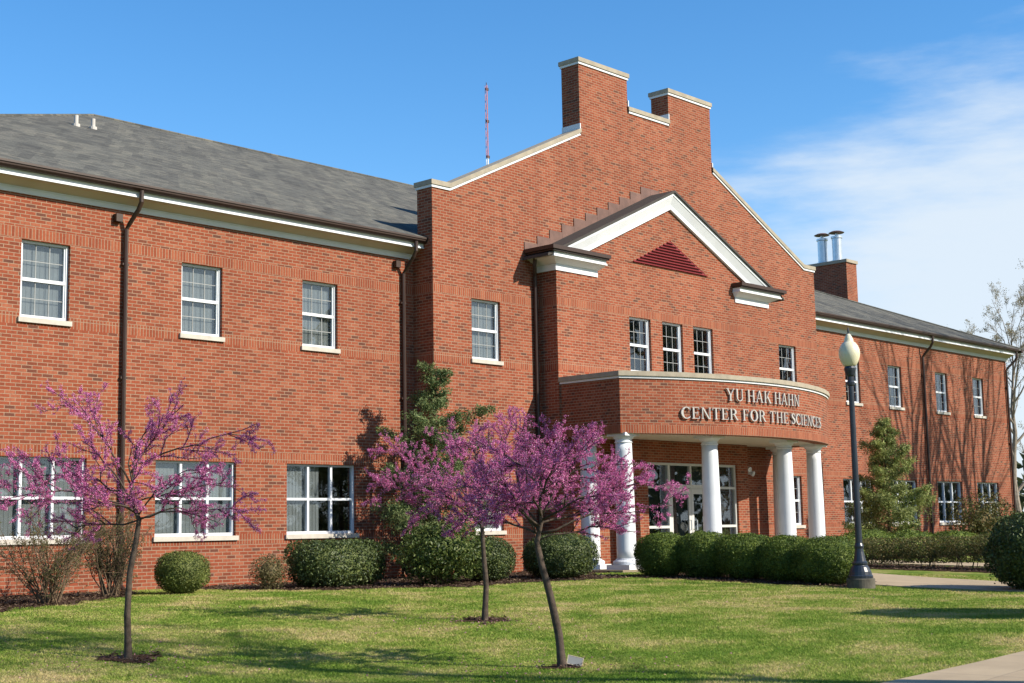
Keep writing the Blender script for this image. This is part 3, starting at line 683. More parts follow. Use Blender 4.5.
for (p, q, s) in ((d0+.08, dm-.006, 1), (dm+.006, d1-.08, -1)):
    mb = MB()
    for x in (p, q-.10): mb.box(x, x+.10, yf+.015, yf+.07, .07, 1.995)
    mb.box(p+.1, q-.1, yf+.015, yf+.07, 1.86, 1.995); mb.box(p+.1, q-.1, yf+.015, yf+.07, .07, .30)
    dr = part(mb, 'door', M['alu']); g = MB(); g.box(p+.08, q-.08, yf+.04, yf+.046, .28, 1.88); g.build('pane', M['glass'], dr)
    h = MB(); hx = (q-.13) if s > 0 else (p+.13); h.tube([(hx, yf+.02, .92), (hx, yf-.06, .92), (hx, yf-.06, 1.18), (hx, yf+.02, 1.18)], .013, 6); h.build('handle', M['steel'], dr)
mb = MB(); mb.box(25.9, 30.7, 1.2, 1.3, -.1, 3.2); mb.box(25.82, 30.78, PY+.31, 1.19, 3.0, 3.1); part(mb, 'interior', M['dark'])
# twin floodlight beside the storefront
mb = MB(); mb.box(31.42, 31.56, PY-.05, PY-.002, 2.42, 2.56)
for dx, dz in ((-.08, .10), (.06, -.02)): mb.tube([(31.49+dx*.5, PY-.05, 2.49+dz*.4), (31.49+dx, PY-.12, 2.5+dz), (31.49+dx*1.3, PY-.24, 2.46+dz)], [.03, .055, .075], 10)
part(mb, 'wall_light', M['white'])

# ------------------------------------------------------------------ sign lettering
def glyphs():
    T, t = .118, .046
    def V_(x, w=T, a=0, b=1): return [(x, a), (x+w, a), (x+w, b), (x, b)]
    def sf(x, y, w=T, e=.075): return [(x-e, y), (x+w+e, y), (x+w+e, y+.045), (x-e, y+.045)]
    def st(x, w=T): return [V_(x, w), sf(x, 0, w), sf(x, .955, w)]
    def dg(xa, xb, w, a=0, b=1): return [(xa, a), (xa+w, a), (xb+w, b), (xb, b)]
    def arcp(cx, cy, rx, ry, ix, iy, a0, a1, n=14):
        out = []
        for i in range(n):
            p, q = a0+(a1-a0)*i/n, a0+(a1-a0)*(i+1)/n
            f = lambda r1, r2, an: (cx+r1*math.cos(an), cy+r2*math.sin(an))
            out.append([f(ix, iy, p), f(rx, ry, p), f(rx, ry, q), f(ix, iy, q)])
        return out
    G = {}
    G['I'] = (st(.09), .35)
    G['H'] = (st(.09)+st(.62)+[[(.25, .47), (.63, .47), (.63, .47+t), (.25, .47+t)]], .88)
    G['U'] = ([V_(.09, T, .30), sf(.09, .955), V_(.63, t+.02, .30), sf(.63, .955, t+.02)]+arcp(.40, .32, .31, .33, .155+.08, .26, math.pi, 2*math.pi), .80)
    G['Y'] = ([dg(.33, .02, T, .42, 1), dg(.36, .66, t+.02, .42, 1), V_(.31, T, 0, .45), sf(.31, 0), sf(.02, .955, T, .06), sf(.66, .955, t, .07)], .80)
    G['A'] = ([dg(.03, .35, t+.01), dg(.60, .33, T), [(.18, .30), (.62, .30), (.62, .30+t), (.18, .30+t)], sf(.02, 0, t, .06), sf(.60, 0, T, .06)], .84)
    G['K'] = (st(.09)+[dg(.26, .62, t+.02, .38, 1), dg(.66, .36, T+.02, 0, .56), sf(.62, .955, t, .08), sf(.66, 0, T, .06)], .88)
    G['N'] = ([V_(.09, t+.02), sf(.09, 0, t, .07), sf(.05, .955, T, .03), dg(.62, .09, T), V_(.72, t+.02), sf(.72, .955, t, .07)], .88)
    G['E'] = (st(.09)+[[(.24, 0), (.62, 0), (.62, t), (.24, t)], [(.24, 1-t), (.60, 1-t), (.60, 1), (.24, 1)], [(.24, .48), (.50, .48), (.50, .48+t), (.24, .48+t)], [(.575, 0), (.62, 0), (.65, .22), (.61, .22)], [(.56, .80), (.60, .80), (.60, 1), (.555, 1)], [(.46, .38), (.50, .38), (.50, .64), (.46, .64)]], .70)
    G['F'] = (st(.09)+[[(.24, 1-t), (.60, 1-t), (.60, 1), (.24, 1)], [(.24, .48), (.50, .48), (.50, .48+t), (.24, .48+t)], [(.56, .80), (.60, .80), (.60, 1), (.555, 1)], [(.46, .38), (.50, .38), (.50, .64), (.46, .64)]], .66)
    G['T'] = ([V_(.29), sf(.29, 0), [(.02, 1-t), (.73, 1-t), (.73, 1), (.02, 1)], [(.02, .78), (.06, .78), (.07, 1), (.02, 1)], [(.69, .78), (.73, .78), (.73, 1), (.68, 1)]], .75)
    G['O'] = (arcp(.45, .5, .42, .52, .245, .455, 0, 2*math.pi, 28), .90)
    G['C'] = (arcp(.47, .5, .44, .52, .26, .455, math.radians(48), math.radians(312), 24)+[[(.72, .70), (.765, .70), (.765, .98), (.73, .98)], [(.735, .10), (.775, .16), (.765, .25), (.73, .2)]], .82)
    G['R'] = (st(.09)+arcp(.32, .735, .34, .265, .165, .205, -math.pi/2, math.pi/2)+[[(.24, 1-t), (.33, 1-t), (.33, 1), (.24, 1)], [(.24, .47), (.33, .47), (.33, .47+t), (.24, .47+t)], dg(.66, .36, T+.02, 0, .50), sf(.68, 0, T-.04, .05)], .86)
    ctr = [(.50, .83), (.44, .94), (.31, .97), (.18, .92), (.125, .78), (.17, .66), (.30, .56), (.43, .46), (.50, .34), (.48, .17), (.36, .05), (.22, .03), (.11, .09), (.06, .20)]
    wd = [.03, .035, .035, .055, .08, .09, .095, .095, .09, .075, .04, .035, .035, .03]
    sp_ = []
    L_, R_ = [], []
    for i, (x, y) in enumerate(ctr):
        a, b2 = ctr[max(i-1, 0)], ctr[min(i+1, len(ctr)-1)]; dx, dy = b2[0]-a[0], b2[1]-a[1]; l = math.hypot(dx, dy); nx, ny = -dy/l, dx/l
        L_.append((x+nx*wd[i], y+ny*wd[i])); R_.append((x-nx*wd[i], y-ny*wd[i]))
    for i in range(len(ctr)-1): sp_.append([L_[i], L_[i+1], R_[i+1], R_[i]])
    sp_ += [[(.50, .70), (.54, .70), (.54, .99), (.50, .99)], [(.03, .0), (.07, .0), (.07, .30), (.03, .30)]]
    G['S'] = (sp_, .60)
    return G
GL = glyphs()
SIGN = thing('sign_lettering', 'raised pale metal serif letters in two lines on the curved brick portico front', 'lettering', (XC, YC-RAD, 3.55))
def text_line(txt, s0, s1, z0, h):
    adv = [.34 if c == ' ' else GL[c][1]+.10 for c in txt]; tot = sum(adv)-.10
    kx = (s1-s0)/tot; s = s0
    for c, a in zip(txt, adv):
        if c != ' ':
            mb = MB()
            for i, poly in enumerate(GL[c][0]):
                ro_, ri = RAD+.060+.0009*(i % 9), RAD+.026-.0005*(i % 9)
                def P(p, r): th = (s+p[0]*kx)/RAD; return (XC+r*math.sin(th), YC-r*math.cos(th), z0+p[1]*h)
                k = len(poly); b3 = mb.n
                for p in poly: mb.vert(P(p, ro_))
                for p in poly: mb.vert(P(p, ri))
                mb.f.append([b3+j for j in range(k)]); mb.f.append([b3+k+j for j in reversed(range(k))])
                for j in range(k): q = (j+1) % k; mb.f.append([b3+j, b3+k+j, b3+k+q, b3+q])
            # mounting pins
            for px in ({'T': .36, 'Y': .4, 'S': .3, 'A': .50, 'C': .12, 'O': .12, 'N': .42, 'I': .17}.get(c, .17),):
                th = (s+px*kx)/RAD
                mb.tube([(XC+(RAD-.004)*math.sin(th), YC-(RAD-.004)*math.cos(th), z0+.5*h), (XC+(RAD+.03)*math.sin(th), YC-(RAD+.03)*math.cos(th), z0+.5*h)], .006, 5)
            o = mb.build('letter', M['letter'], SIGN); o.matrix_parent_inverse = Matrix.Translation((-XC, -(YC-RAD), -3.55))
        s += a*kx
text_line('YU HAK HAHN', -1.85, 1.28, 4.03, .30)
text_line('CENTER FOR THE SCIENCES', -3.28, 2.92, 3.56, .275)

# ------------------------------------------------------------------ plants
def unit(n):
    v = rng.normal(size=(n, 3)); return v/np.linalg.norm(v, axis=1, keepdims=True)
def leaf_quads(c, nrm, length, width):
    """rhombic leaves at centres c facing nrm"""
    n = len(c); r = unit(n); a = np.cross(nrm, r); a /= np.linalg.norm(a, axis=1, keepdims=True)+1e-9; b = np.cross(nrm, a)
    L2 = np.broadcast_to(np.asarray(length, float), (n,))[:, None]*.5; W2 = np.broadcast_to(np.asarray(width, float), (n,))[:, None]*.5
    return np.stack([c-a*L2, c+b*W2+nrm*W2*.25, c+a*L2, c-b*W2+nrm*W2*.25], 1)
def lump(d, seed, k=3.2):
    r = np.random.default_rng(seed); o = np.zeros(len(d))
    for i in range(7):
        w_ = r.normal(size=3)*k; o += np.sin(d@w_+r.uniform(0, 6.28))
    return o/7
def blob(center, rx, ry, h, n, leaf, seed, sq=2.4, rough=.07, zlow=.02, depth=.10, flat=0.):
    """leaves on and just under the skin of a rounded shrub"""
    d = unit(n); ad = np.abs(d)
    rr = 1/(ad[:, 0]**sq+ad[:, 1]**sq+ad[:, 2]**sq)**(1/sq)
    rad = rr*(1+rough*1.6*lump(d, seed)+rough*.6*lump(d, seed+1, 9))*(1-np.abs(rng.normal(size=n))*depth)
    rad = rad*np.where(rng.random(n) < .05, rng.uniform(1.0, 1.14, n), 1.)      # stray shoots
    p = d*rad[:, None]*np.array([rx, ry, h/2])+np.array([0, 0, h/2])
    p = p[p[:, 2] > zlow]; dd = p-np.array([0, 0, h/2]); dd /= np.linalg.norm(dd, axis=1, keepdims=True)+1e-9
    nr = dd*.8+unit(len(p))*.75; nr /= np.linalg.norm(nr, axis=1, keepdims=True)
    q = leaf_quads(p+np.array(center), nr, leaf*rng.uniform(.7, 1.35, len(p)), leaf*.55*rng.uniform(.7, 1.3, len(p)))
    return q
def core(mb, rx, ry, h, seed, sq=2.4, rough=.07, k=.84):
    nu, nv = 20, 12; ring = []
    for j in range(nv+1):
        ph = math.pi*j/nv; row = []
        for i in range(nu):
            th = 2*math.pi*i/nu; d = np.array([[math.sin(ph)*math.cos(th), math.sin(ph)*math.sin(th), math.cos(ph)]]); ad = np.abs(d)
            r = k/((ad**sq).sum()**(1/sq))*(1+rough*1.6*lump(d, seed)[0]); p = d[0]*r*np.array([rx, ry, h/2]); row.append(mb.vert((p[0], p[1], max(p[2]+h/2, .03))))
        ring.append(row)
    for j in range(nv):
        for i in range(nu): mb.f.append([ring[j][i], ring[j+1][i], ring[j+1][(i+1) % nu], ring[j][(i+1) % nu]])
def stems(mb, n, rx, h, r0=.012, top=.7):
    for i in range(n):
        a = random.uniform(0, 6.28); s = random.uniform(.05, .25)*rx; e = random.uniform(.4, .9)*rx; zt = h*random.uniform(.5, top)
        mb.tube([(s*math.cos(a), s*math.sin(a), -.05), ((s+e)/2*math.cos(a)*.8, (s+e)/2*math.sin(a)*.8, zt*.55), (e*math.cos(a+.2), e*math.sin(a+.2), zt)], [r0, r0*.8, r0*.4], 5)
def shrub(name, label, cat, x, y, rx, ry, h, mat, n, leaf, seed, sq=2.4, rough=.07, rz=0, group=None, depth=.10, kcore=.84):
    t = thing(name, label, cat, (x, y, float(gz(x, y))), rz, group)
    mb = MB(); core(mb, rx, ry, h, seed, sq, rough, kcore); mb.quads(blob((0, 0, 0), rx, ry, h, n, leaf, seed, sq, rough, depth=depth)); mb.build('foliage', M[mat], t)
    mb = MB(); stems(mb, 9, min(rx, ry), h); mb.build('stem', M['stem'], t)
    return t
GH = 'clipped hedges in front of the portico'
hs = [(22.45, -5.15, .58, .62, .93), (22.72, -6.05, .60, .62, .98), (22.78, -7.05, .62, .64, .94), (22.78, -8.02, .58, .60, .93), (22.66, -9.05, .66, .70, .93)]
hl = ['rounded dark green hedge nearest the portico corner column, first of the row', 'tallest rounded hedge, below the white column beside the entrance door', 'rounded hedge in the middle of the row before the portico', 'rounded hedge below the pair of white columns, fourth of the row', 'broad rounded hedge ending the row beside the lamp post base']
for i, (x, y, a, b2, h) in enumerate(hs): shrub('clipped_hedge', hl[i], 'hedge', x, y, a, b2, h, 'yew', 15000, .040, 20+i, 2.5, .075, group=GH)
GL2 = 'shrubs along the left wing and corner'
shrub('round_shrub', 'small clipped round green shrub below the window behind the left redbud', 'shrub', 12.28, -2.25, .47, .47, .76, 'boxwood', 9000, .034, 31, 2.3, .085, group=GL2)
shrub('dry_shrub', 'smallest thin brownish shrub left of the dark green box-shaped hedge', 'shrub', 14.08, -2.45, .36, .36, .64, 'dryshrub', 3600, .034, 32, 2.5, .10, group=GL2, depth=.3, kcore=.5)
shrub('box_hedge', 'wide dark green box-shaped hedge below the left wing window next to the corner', 'hedge', 15.42, -2.75, 1.0, .62, .90, 'holly', 15000, .052, 33, 3.6, .08, group=GL2, depth=.13)
shrub('leafy_bush', 'big glossy light green leafy bush at the inside corner behind the redbuds', 'bush', 16.95, -4.0, .86, .72, 1.28, 'broad', 8500, .07, 34, 2.1, .24, group=GL2, depth=.36, kcore=.6)
shrub('round_shrub', 'dark round shrub between the leafy bush and the portico, the smaller of two', 'shrub', 18.45, -3.75, .56, .56, .88, 'holly', 9500, .045, 35, 2.5, .08, group=GL2)
shrub('round_shrub', 'large dark round shrub left of the portico corner column', 'shrub', 20.42, -3.95, .76, .74, .95, 'holly', 14000, .045, 36, 2.5, .08, group=GL2)
shrub('round_shrub', 'big dark round shrub cut off by the right edge of the photo beside the path', 'shrub', 23.75, -12.85, .92, .92, 1.45, 'holly', 16000, .06, 37, 2.5, .08)
# leggy hedge beyond the path
t = thing('leggy_hedge', 'long brownish green hedge on bare stems beyond the path at right', 'hedge', (30.2, -7.4, float(gz(30.2, -7.4))), math.radians(-78))
mb = MB()
for i in range(8):
    q = blob((-1.9+i*.55, rng.normal()*.04, .12), .48, .46, .66+rng.normal()*.03, 2600, .045, 50+i, 3, .1, depth=.22); mb.quads(q)
mb.build('foliage', M['hedge'], t)
mb = MB()
for i in range(26):
    x0 = random.uniform(-2.1, 2.1); mb.tube([(x0, random.uniform(-.2, .2), -.05), (x0+random.uniform(-.1, .1), random.uniform(-.2, .2), .25), (x0+random.uniform(-.25, .25), random.uniform(-.3, .3), .6)], [.014, .01, .005], 5)
mb.build('stem', M['stem'], t)
lowl = ['low spreading green shrub behind the hedge row end, below the first right window', 'low spreading green shrub at the foot of the conifer', 'low spreading green shrub between the conifer and the right downspout', 'low spreading green shrub below the far right window']
for i, (x, a) in enumerate([(34.1, 1.3), (36.6, 1.25), (39.4, 1.2), (42.0, 1.3)]):
    shrub('low_shrub', lowl[i], 'shrub', x, -3.5, a, .8, .84-.04*i, 'yew', 7000, .06, 60+i, 2.2, .10, group='low shrubs along the right wing', depth=.15)

# branching skeletons
def limb(mb, p0, p1, r0, r1, bow=.12, n=6, k=5, up=0.):
    p0, p1 = np.array(p0, float), np.array(p1, float); L_ = np.linalg.norm(p1-p0); off = rng.normal(size=3)*bow*L_
    off[2] -= up*L_
    ts = np.linspace(0, 1, n); pts = [p0+(p1-p0)*t+off*math.sin(math.pi*t)*(1-.3*t)+rng.normal(size=3)*L_*.012*(0 < t < 1) for t in ts]
    mb.tube(pts, [r0+(r1-r0)*t for t in ts], k); return np.array(pts)
def along(pts, t):
    i = min(int(t*(len(pts)-1)), len(pts)-2); f = t*(len(pts)-1)-i; return pts[i]*(1-f)+pts[i+1]*f, pts[i+1]-pts[i]
RH = np.array([.682, -.731, 0]); DH = np.array([.731, .682, 0]); UZ = np.array([0, 0, 1.])
def redbud(label, base, trunk, ends, dens, seed, r0, zs=1., tw=1.):
    """trunk and ends in (sideways, height, depth) metres from the foot"""
    global rng
    rng = np.random.default_rng(seed); random.seed(seed)
    W = lambda q: RH*q[0]+UZ*(q[1] if q[1] < 1.4 else 1.4+(q[1]-1.4)*zs)+DH*q[2]
    t = thing('redbud_tree', label, 'tree', (base[0], base[1], float(gz(*base))), 0, 'redbud trees in bloom on the lawn')
    mb = MB(); tp = [W(q) for q in trunk]
    # smooth the trunk polyline
    fine = []
    for i in range(len(tp)-1):
        for f in np.linspace(0, 1, 5)[:-1]: fine.append(tp[i]*(1-f)+tp[i+1]*f)
    fine.append(tp[-1]); m = len(fine)
    fine = [np.array([0, 0, -.12])]+fine
    rads = [r0*1.35]+[r0*(1.22-.22*min(1, i/2))*(1-.34*i/m) for i in range(m)]
    fork = fine[-1]; rf = rads[-1]; zf = trunk[-1][1]; ztop = max(e[1] for e in ends)*.82
    lead = [fork+(W((trunk[-1][0]+.10*math.sin(seed), zf+(ztop-zf)*f, 0))-W((trunk[-1][0], zf, 0)))*1.0+np.array([.03*math.sin(9*f+seed), .03*math.cos(7*f), 0]) for f in (.25, .5, .75, 1.)]
    mb.tube(fine+lead, rads+[rf*.72, rf*.5, rf*.3, .004], 10); stemline = np.array([fork]+lead)
    twigs = []
    def sub(pts, r, L_, lvl):
        cnt = {1: 8, 2: 5, 3: 3}[lvl]
        for q in range(max(1, int(cnt*tw*random.uniform(.75, 1.25)))):
            tt = random.uniform(.18, .98); p, d = along(pts, tt); d = d/np.linalg.norm(d)
            s = rng.normal(size=3); s -= d*(s@d); s /= np.linalg.norm(s)+1e-9
            dirn = d*random.uniform(.45, .95)+s*random.uniform(.5, .95)+UZ*random.uniform(.0, .5); dirn /= np.linalg.norm(dirn)
            l2 = L_*random.uniform(.25, .5)*(1.15-.45*tt)
            rr = max(.0024, r*(1-.55*tt)*.55)
            pp = limb(mb, p, p+dirn*l2, rr, max(.0016, rr*.5), .05, 4, 4, -.02)
            twigs.append((pp, l2))
            if lvl < 3 and l2 > .16: sub(pp, rr, l2, lvl+1)
    for e in ends:
        kk = (e[1]-zf)/(ztop-zf); st_ = along(stemline, min(.72, max(0., random.uniform(.05, .62)*kk)))[0]
        if len(e) > 3: st_ = W(e[3:6])
        pts = limb(mb, st_, W(e[:3]), rf*random.uniform(.34, .5), .004, .05, 9, 7, -.09)
        twigs.append((pts[3:], np.linalg.norm(pts[-1]-pts[3])*.8)); sub(pts, rf*.6, np.linalg.norm(pts[-1]-pts[0]), 1)
    mb.build('trunk', M['bark'], t, smooth=True)
    C = []
    for pts, l in twigs:
        n = max(1, int(l*dens*random.uniform(.35, 1.5)))
        for _ in range(n):
            p, d = along(pts, random.random()**.9); C.append(p)
    C = np.array(C); k = 11
    P = np.repeat(C, k, 0)+rng.normal(size=(len(C)*k, 3))*.0105
    mb = MB(); mb.quads(leaf_quads(P, unit(len(P)), rng.uniform(.009, .018, len(P)), rng.uniform(.007, .013, len(P)))); mb.build('blossom', M['blossom'], t)
    return t
redbud('open-branched pink redbud on the lawn at the left, before the left wing windows', (6.55, -9.76), [(0, 0, 0), (-.02, .5, 0), (0, .95, 0), (.06, 1.3, .02), (.09, 1.55, .02)],
       [(-1.45, 1.80, -.15), (-1.1, 1.55, .5), (-.80, 3.0, .1), (-.45, 2.5, -.4), (.1, 2.75, .5), (.58, 2.95, 0), (1.36, 2.72, .3), (.95, 2.15, -.5), (1.30, 1.62, .1), (.75, 1.5, .75), (-.6, 2.0, .9), (.35, 2.2, -.85), (-1.3, 2.1, .2), (-.9, 1.75, -.6), (1.1, 1.95, .3)], 44, 11, .040, zs=.92, tw=1.2)
redbud('dense pink redbud with an upright trunk, farther back of the middle pair', (12.15, -9.82), [(0, 0, 0), (.03, .5, 0), (.0, .9, 0), (-.01, 1.2, 0)],
       [(-1.42, 1.95, 0), (-1.2, 2.6, .2), (-.95, 2.25, -.6), (-.65, 3.0, .1), (-.3, 2.7, -.5), (0, 3.08, .3), (.45, 3.15, 0), (.2, 2.6, .9), (.85, 2.75, -.3), (1.1, 2.3, .2), (-1.1, 1.55, .2), (-.8, 1.8, .9), (.9, 1.9, .8), (1.2, 1.75, -.2), (-.5, 2.1, -.9), (.4, 2.1, -.9)], 44, 12, .043, zs=.80, tw=1.2)
redbud('fuller pink redbud with a leaning trunk and a small plaque at its foot', (9.36, -13.68), [(0, 0, 0), (-.03, .35, 0), (-.11, .75, 0), (-.20, 1.1, 0), (-.245, 1.33, 0)],
       [(-1.35, 2.05, .1), (-1.0, 2.62, .1), (-.5, 2.80, -.1), (-.75, 2.3, -.6), (-.05, 2.78, .2), (.45, 2.62, 0), (.1, 2.4, -.7), (.9, 2.3, .1), (1.22, 1.75, 0), (1.08, 2.05, .4), (.85, 1.42, .1), (-1.2, 1.6, .2), (-.85, 1.75, -.6), (-.9, 2.0, .8), (-.1, 2.4, .9), (.6, 1.9, .9), (.55, 1.85, -.8), (-.35, 2.0, -.95)], 44, 13, .047, zs=.84, tw=1.25)
rng = np.random.default_rng(5); random.seed(5)

def bare_shrub(label, x, y, r, h, seed, leafn=3800):
    global rng
    rng = np.random.default_rng(seed); random.seed(seed)
    t = thing('bare_shrub', label, 'shrub', (x, y, float(gz(x, y))), 0, 'bare shrubs against the left wing'); mb = MB(); tips = []
    for i in range(34):
        a = random.uniform(0, 6.28); e = r*random.uniform(.35, 1.0); zt = h*random.uniform(.6, 1.0)*(1.1-.35*e/r)
        pts = limb(mb, (random.uniform(-.12, .12), random.uniform(-.12, .12), -.05), (e*math.cos(a), e*math.sin(a), zt), .013, .004, .06, 6, 5, -.06)
        for q in range(11):
            p, d = along(pts, random.uniform(.2, 1)); dd = d/np.linalg.norm(d)+rng.normal(size=3)*.6; dd /= np.linalg.norm(dd); l = random.uniform(.12, .4)
            pp = limb(mb, p, p+dd*l, .0045, .0018, .06, 4, 4); tips.append(pp)
            for _ in range(3):
                p2, d2 = along(pp, random.uniform(.3, 1)); d3 = d2/np.linalg.norm(d2)+rng.normal(size=3)*.7; d3 /= np.linalg.norm(d3); tips.append(limb(mb, p2, p2+d3*random.uniform(.06, .2), .0026, .0014, .05, 3, 4))
    mb.build('stem', M['stem'], t)
    C = np.array([along(tips[random.randrange(len(tips))], random.random())[0] for _ in range(leafn)])+rng.normal(size=(leafn, 3))*.02
    mb = MB(); mb.quads(leaf_quads(C, unit(leafn), rng.uniform(.02, .045, leafn), .018)); mb.build('foliage', M['sprout'], t)
bare_shrub('wide twiggy shrub with few leaves below the leftmost ground floor window', 9.2, -3.2, .95, 1.55, 71)
bare_shrub('upright twiggy shrub with few leaves behind the left redbud trunk', 11.05, -2.0, .7, 1.65, 72, 4200)
bare_shrub('twiggy shrub cut off by the left edge of the photo', 7.4, -3.3, .8, 1.3, 73)

def conifer(name, label, x, y, h, rad, mat, n_b, leaf, seed, shape, dens=60, zmin=.05, droop=.1, group=None):
    global rng
    rng = np.random.default_rng(seed); random.seed(seed)
    t = thing(name, label, 'tree', (x, y, float(gz(x, y))), 0, group); mb = MB(); mb.tube([(0, 0, -.1), (.02, .0, h*.4), (-.02, .02, h*.75), (0, 0, h*.97)], [.07, .05, .03, .008], 7); C = []; Dn = []
    for i in range(n_b):
        f = zmin+(1-zmin)*(i+random.random())/n_b; z = h*f; a = i*2.4+random.uniform(-.5, .5); l = rad*shape(f)*random.uniform(.6, 1.15)+.04
        rise = random.uniform(.05, .5)
        e = np.array([l*math.cos(a), l*math.sin(a), z+l*rise]); pts = limb(mb, (0, 0, z), e, .014*(1-f)+.004, .003, .05, 5, 4, droop)
        m = int(dens*(l+.1)/.6)+6
        for _ in range(m):
            tt = random.uniform(.2, 1.05)**.8; p, d = along(pts, min(tt, 1.)); d = d/np.linalg.norm(d)
            sp2 = .26*l*(1.15-tt)+.05; side = rng.normal(size=3); side[2] *= .5
            q = p+side*sp2*.75; C.append(q); nn = rng.normal(size=3)*.8+np.array([0, 0, .6])+d*.3; Dn.append(nn/np.linalg.norm(nn))
    mb.build('trunk', M['stem'], t)
    C = np.array(C); Dn = np.array(Dn); k = 7
    P = np.repeat(C, k, 0)+rng.normal(size=(len(C)*k, 3))*leaf*.55; Nn = np.repeat(Dn, k, 0)+rng.normal(size=(len(C)*k, 3))*.5; Nn /= np.linalg.norm(Nn, axis=1, keepdims=True)
    P[:, 2] = np.maximum(P[:, 2], .03)
    mb = MB(); mb.quads(leaf_quads(P, Nn, leaf*rng.uniform(.7, 1.5, len(P)), leaf*.32*rng.uniform(.7, 1.3, len(P)))); mb.build('crown', M[mat], t)
    return t
conifer('evergreen_tree', 'loose dark evergreen tree against the inside corner behind the redbuds', 19.30, -1.50, 4.6, 1.5, 'evergreen', 52, .072, 81, lambda f: (1.0 if f < .45 else (.8 if f < .78 else .34))*(.35+.65*abs(math.sin(f*17+.6)))*(1 if f < .9 else .6), 66)
conifer('evergreen_tree', 'light green conical evergreen in front of the right wing behind the lamp post', 37.3, -2.5, 4.15, 1.9, 'bluegreen', 66, .082, 82, lambda f: (1-f)**.85*(1 if f > .12 else .75)*(.6+.4*abs(math.sin(f*19)))+.03, 56)
shrub('loose_shrub', 'loose olive green shrub before the far end window of the right wing', 'shrub', 41.9, -3.4, 1.75, .95, 1.95, 'hedge', 5200, .085, 83, 2.0, .22, depth=.42, kcore=.35)

def bare_tree(name, label, x, y, h, spread, seed, levels=4, r0=.16, bud=0, cat='tree', group=None, up=.5, bark='greybark', first=.22, nb=9, budsize=.07, zbase=None):
    global rng
    rng = np.random.default_rng(seed); random.seed(seed)
    t = thing(name, label, cat, (x, y, float(gz(x, y)) if zbase is None else zbase), 0, group); mb = MB(); tips = []
    tr = limb(mb, (0, 0, -.2), (random.uniform(-.03, .03)*h, random.uniform(-.03, .03)*h, h*.9), r0, r0*.12, .015, 10, 8)
    def grow(pts, r, l, lvl):
        n = nb if lvl == 1 else (6 if lvl == 2 else 4)
        if lvl == 1: n = int(nb*1.6)
        for q in range(n):
            tt = (first+(1-first)*(q+random.random())/n) if lvl == 1 else random.uniform(.25, 1); p, d = along(pts, tt); d = d/np.linalg.norm(d)
            s = rng.normal(size=3); s -= d*(s@d); s /= np.linalg.norm(s); dirn = d*random.uniform(.5, 1)+s*spread*random.uniform(.6, 1.1)+UZ*up*random.uniform(0, .6); dirn /= np.linalg.norm(dirn)
            l2 = l*random.uniform(.34, .55)*(1.25-.7*tt); rr = max(.005, r*(1-.8*tt)*.55)
            pp = limb(mb, p, p+dirn*l2, rr, rr*.3, .06, 5 if lvl < 3 else 3, 5 if lvl < 3 else 3, -.03)
            if lvl >= levels-1: tips.append(pp)
            if lvl < levels: grow(pp, rr, l2, lvl+1)
    grow(tr, r0, h, 1); mb.build('trunk', M[bark], t)
    if bud:
        C = np.array([along(tips[random.randrange(len(tips))], random.random())[0] for _ in range(bud)])+rng.normal(size=(bud, 3))*.06
        mb = MB(); mb.quads(leaf_quads(C, unit(bud), budsize*rng.uniform(.6, 1.4, bud), budsize*.7)); mb.build('crown', M['bud'], t)
    return t
bare_tree('budding_tree', 'tall pale budding tree beyond the right end of the building', 66.2, 6.0, 11.0, .6, 91, 4, .2, 15000, group='trees beyond the right end', budsize=.06, nb=14)
bare_tree('budding_tree', 'bare reddish tree at the right edge beyond the building end', 64.5, -.6, 9.0, .6, 92, 4, .17, 2500, group='trees beyond the right end', first=.15, nb=13, budsize=.06)
bare_tree('budding_tree', 'taller bare tree cut off by the right edge of the photo', 72.5, 5.0, 14.0, .6, 93, 4, .22, 2600, group='trees beyond the right end')
# street trees standing just outside the picture: they throw the branch shadows seen on the right wing and the lawn
bare_tree('bare_tree', 'tall bare tree by the walk off the right wing, casting branch shadows on its wall', 48.6, -11.5, 17.5, .55, 94, 4, .24, 0, group='bare trees along the walk', first=.22, up=1.1, nb=17)
bare_tree('bare_tree', 'tall bare tree nearer the end of the right wing beside the walk', 53.0, -12.5, 18.0, .55, 95, 4, .24, 0, group='bare trees along the walk', first=.22, up=1.1, nb=17)
bare_tree('bare_tree', 'bare tree by the front walk, casting soft shadows on the lawn', 12.5, -24.0, 14.5, .75, 96, 4, .18, 5000, group='bare trees along the walk', first=.35)
shrub('round_shrub', 'tall dark shrub by the front walk, throwing a shadow on the lawn', 'shrub', 17.9, -16.75, 1.12, 1.12, 2.35, 'holly', 11000, .1, 97, 2.4, .1)

# ------------------------------------------------------------------ lamp post
t = thing('street_lamp', 'dark blue-black lamp post with a cream acorn globe beside the path', 'street lamp', (22.02, -10.10, float(gz(22.02, -10.10))+.10))
mb = MB(); mb.lathe([(.265, -.3), (.265, .07), (.255, .085)], k=8*4); mb.build('footing', simple('footing_concrete', (.10, .092, .075), .9, .1, var=.3, scale=8), t)
mb = MB(); mb.lathe([(.235, .086), (.235, .13), (.215, .15), (.205, .21), (.165, .29), (.135, .33), (.145, .35), (.145, .38), (.12, .40), (.10, .49), (.082, .58), (.076, .64), (.088, .66), (.088, .69), (.068, .74)], k=20); mb.build('base', M['lampblack'], t)
mb = MB(); k = 16; rings = []
mb.lathe([(.064, .74), (.058, 2.2), (.05, 3.72), (.075, 3.74), (.08, 3.79), (.06, 3.82), (.06, 3.90), (.085, 3.93), (.11, 4.02), (.115, 4.06), (.10, 4.10)], k=16); mb.build('post', M['lampblack'], t)
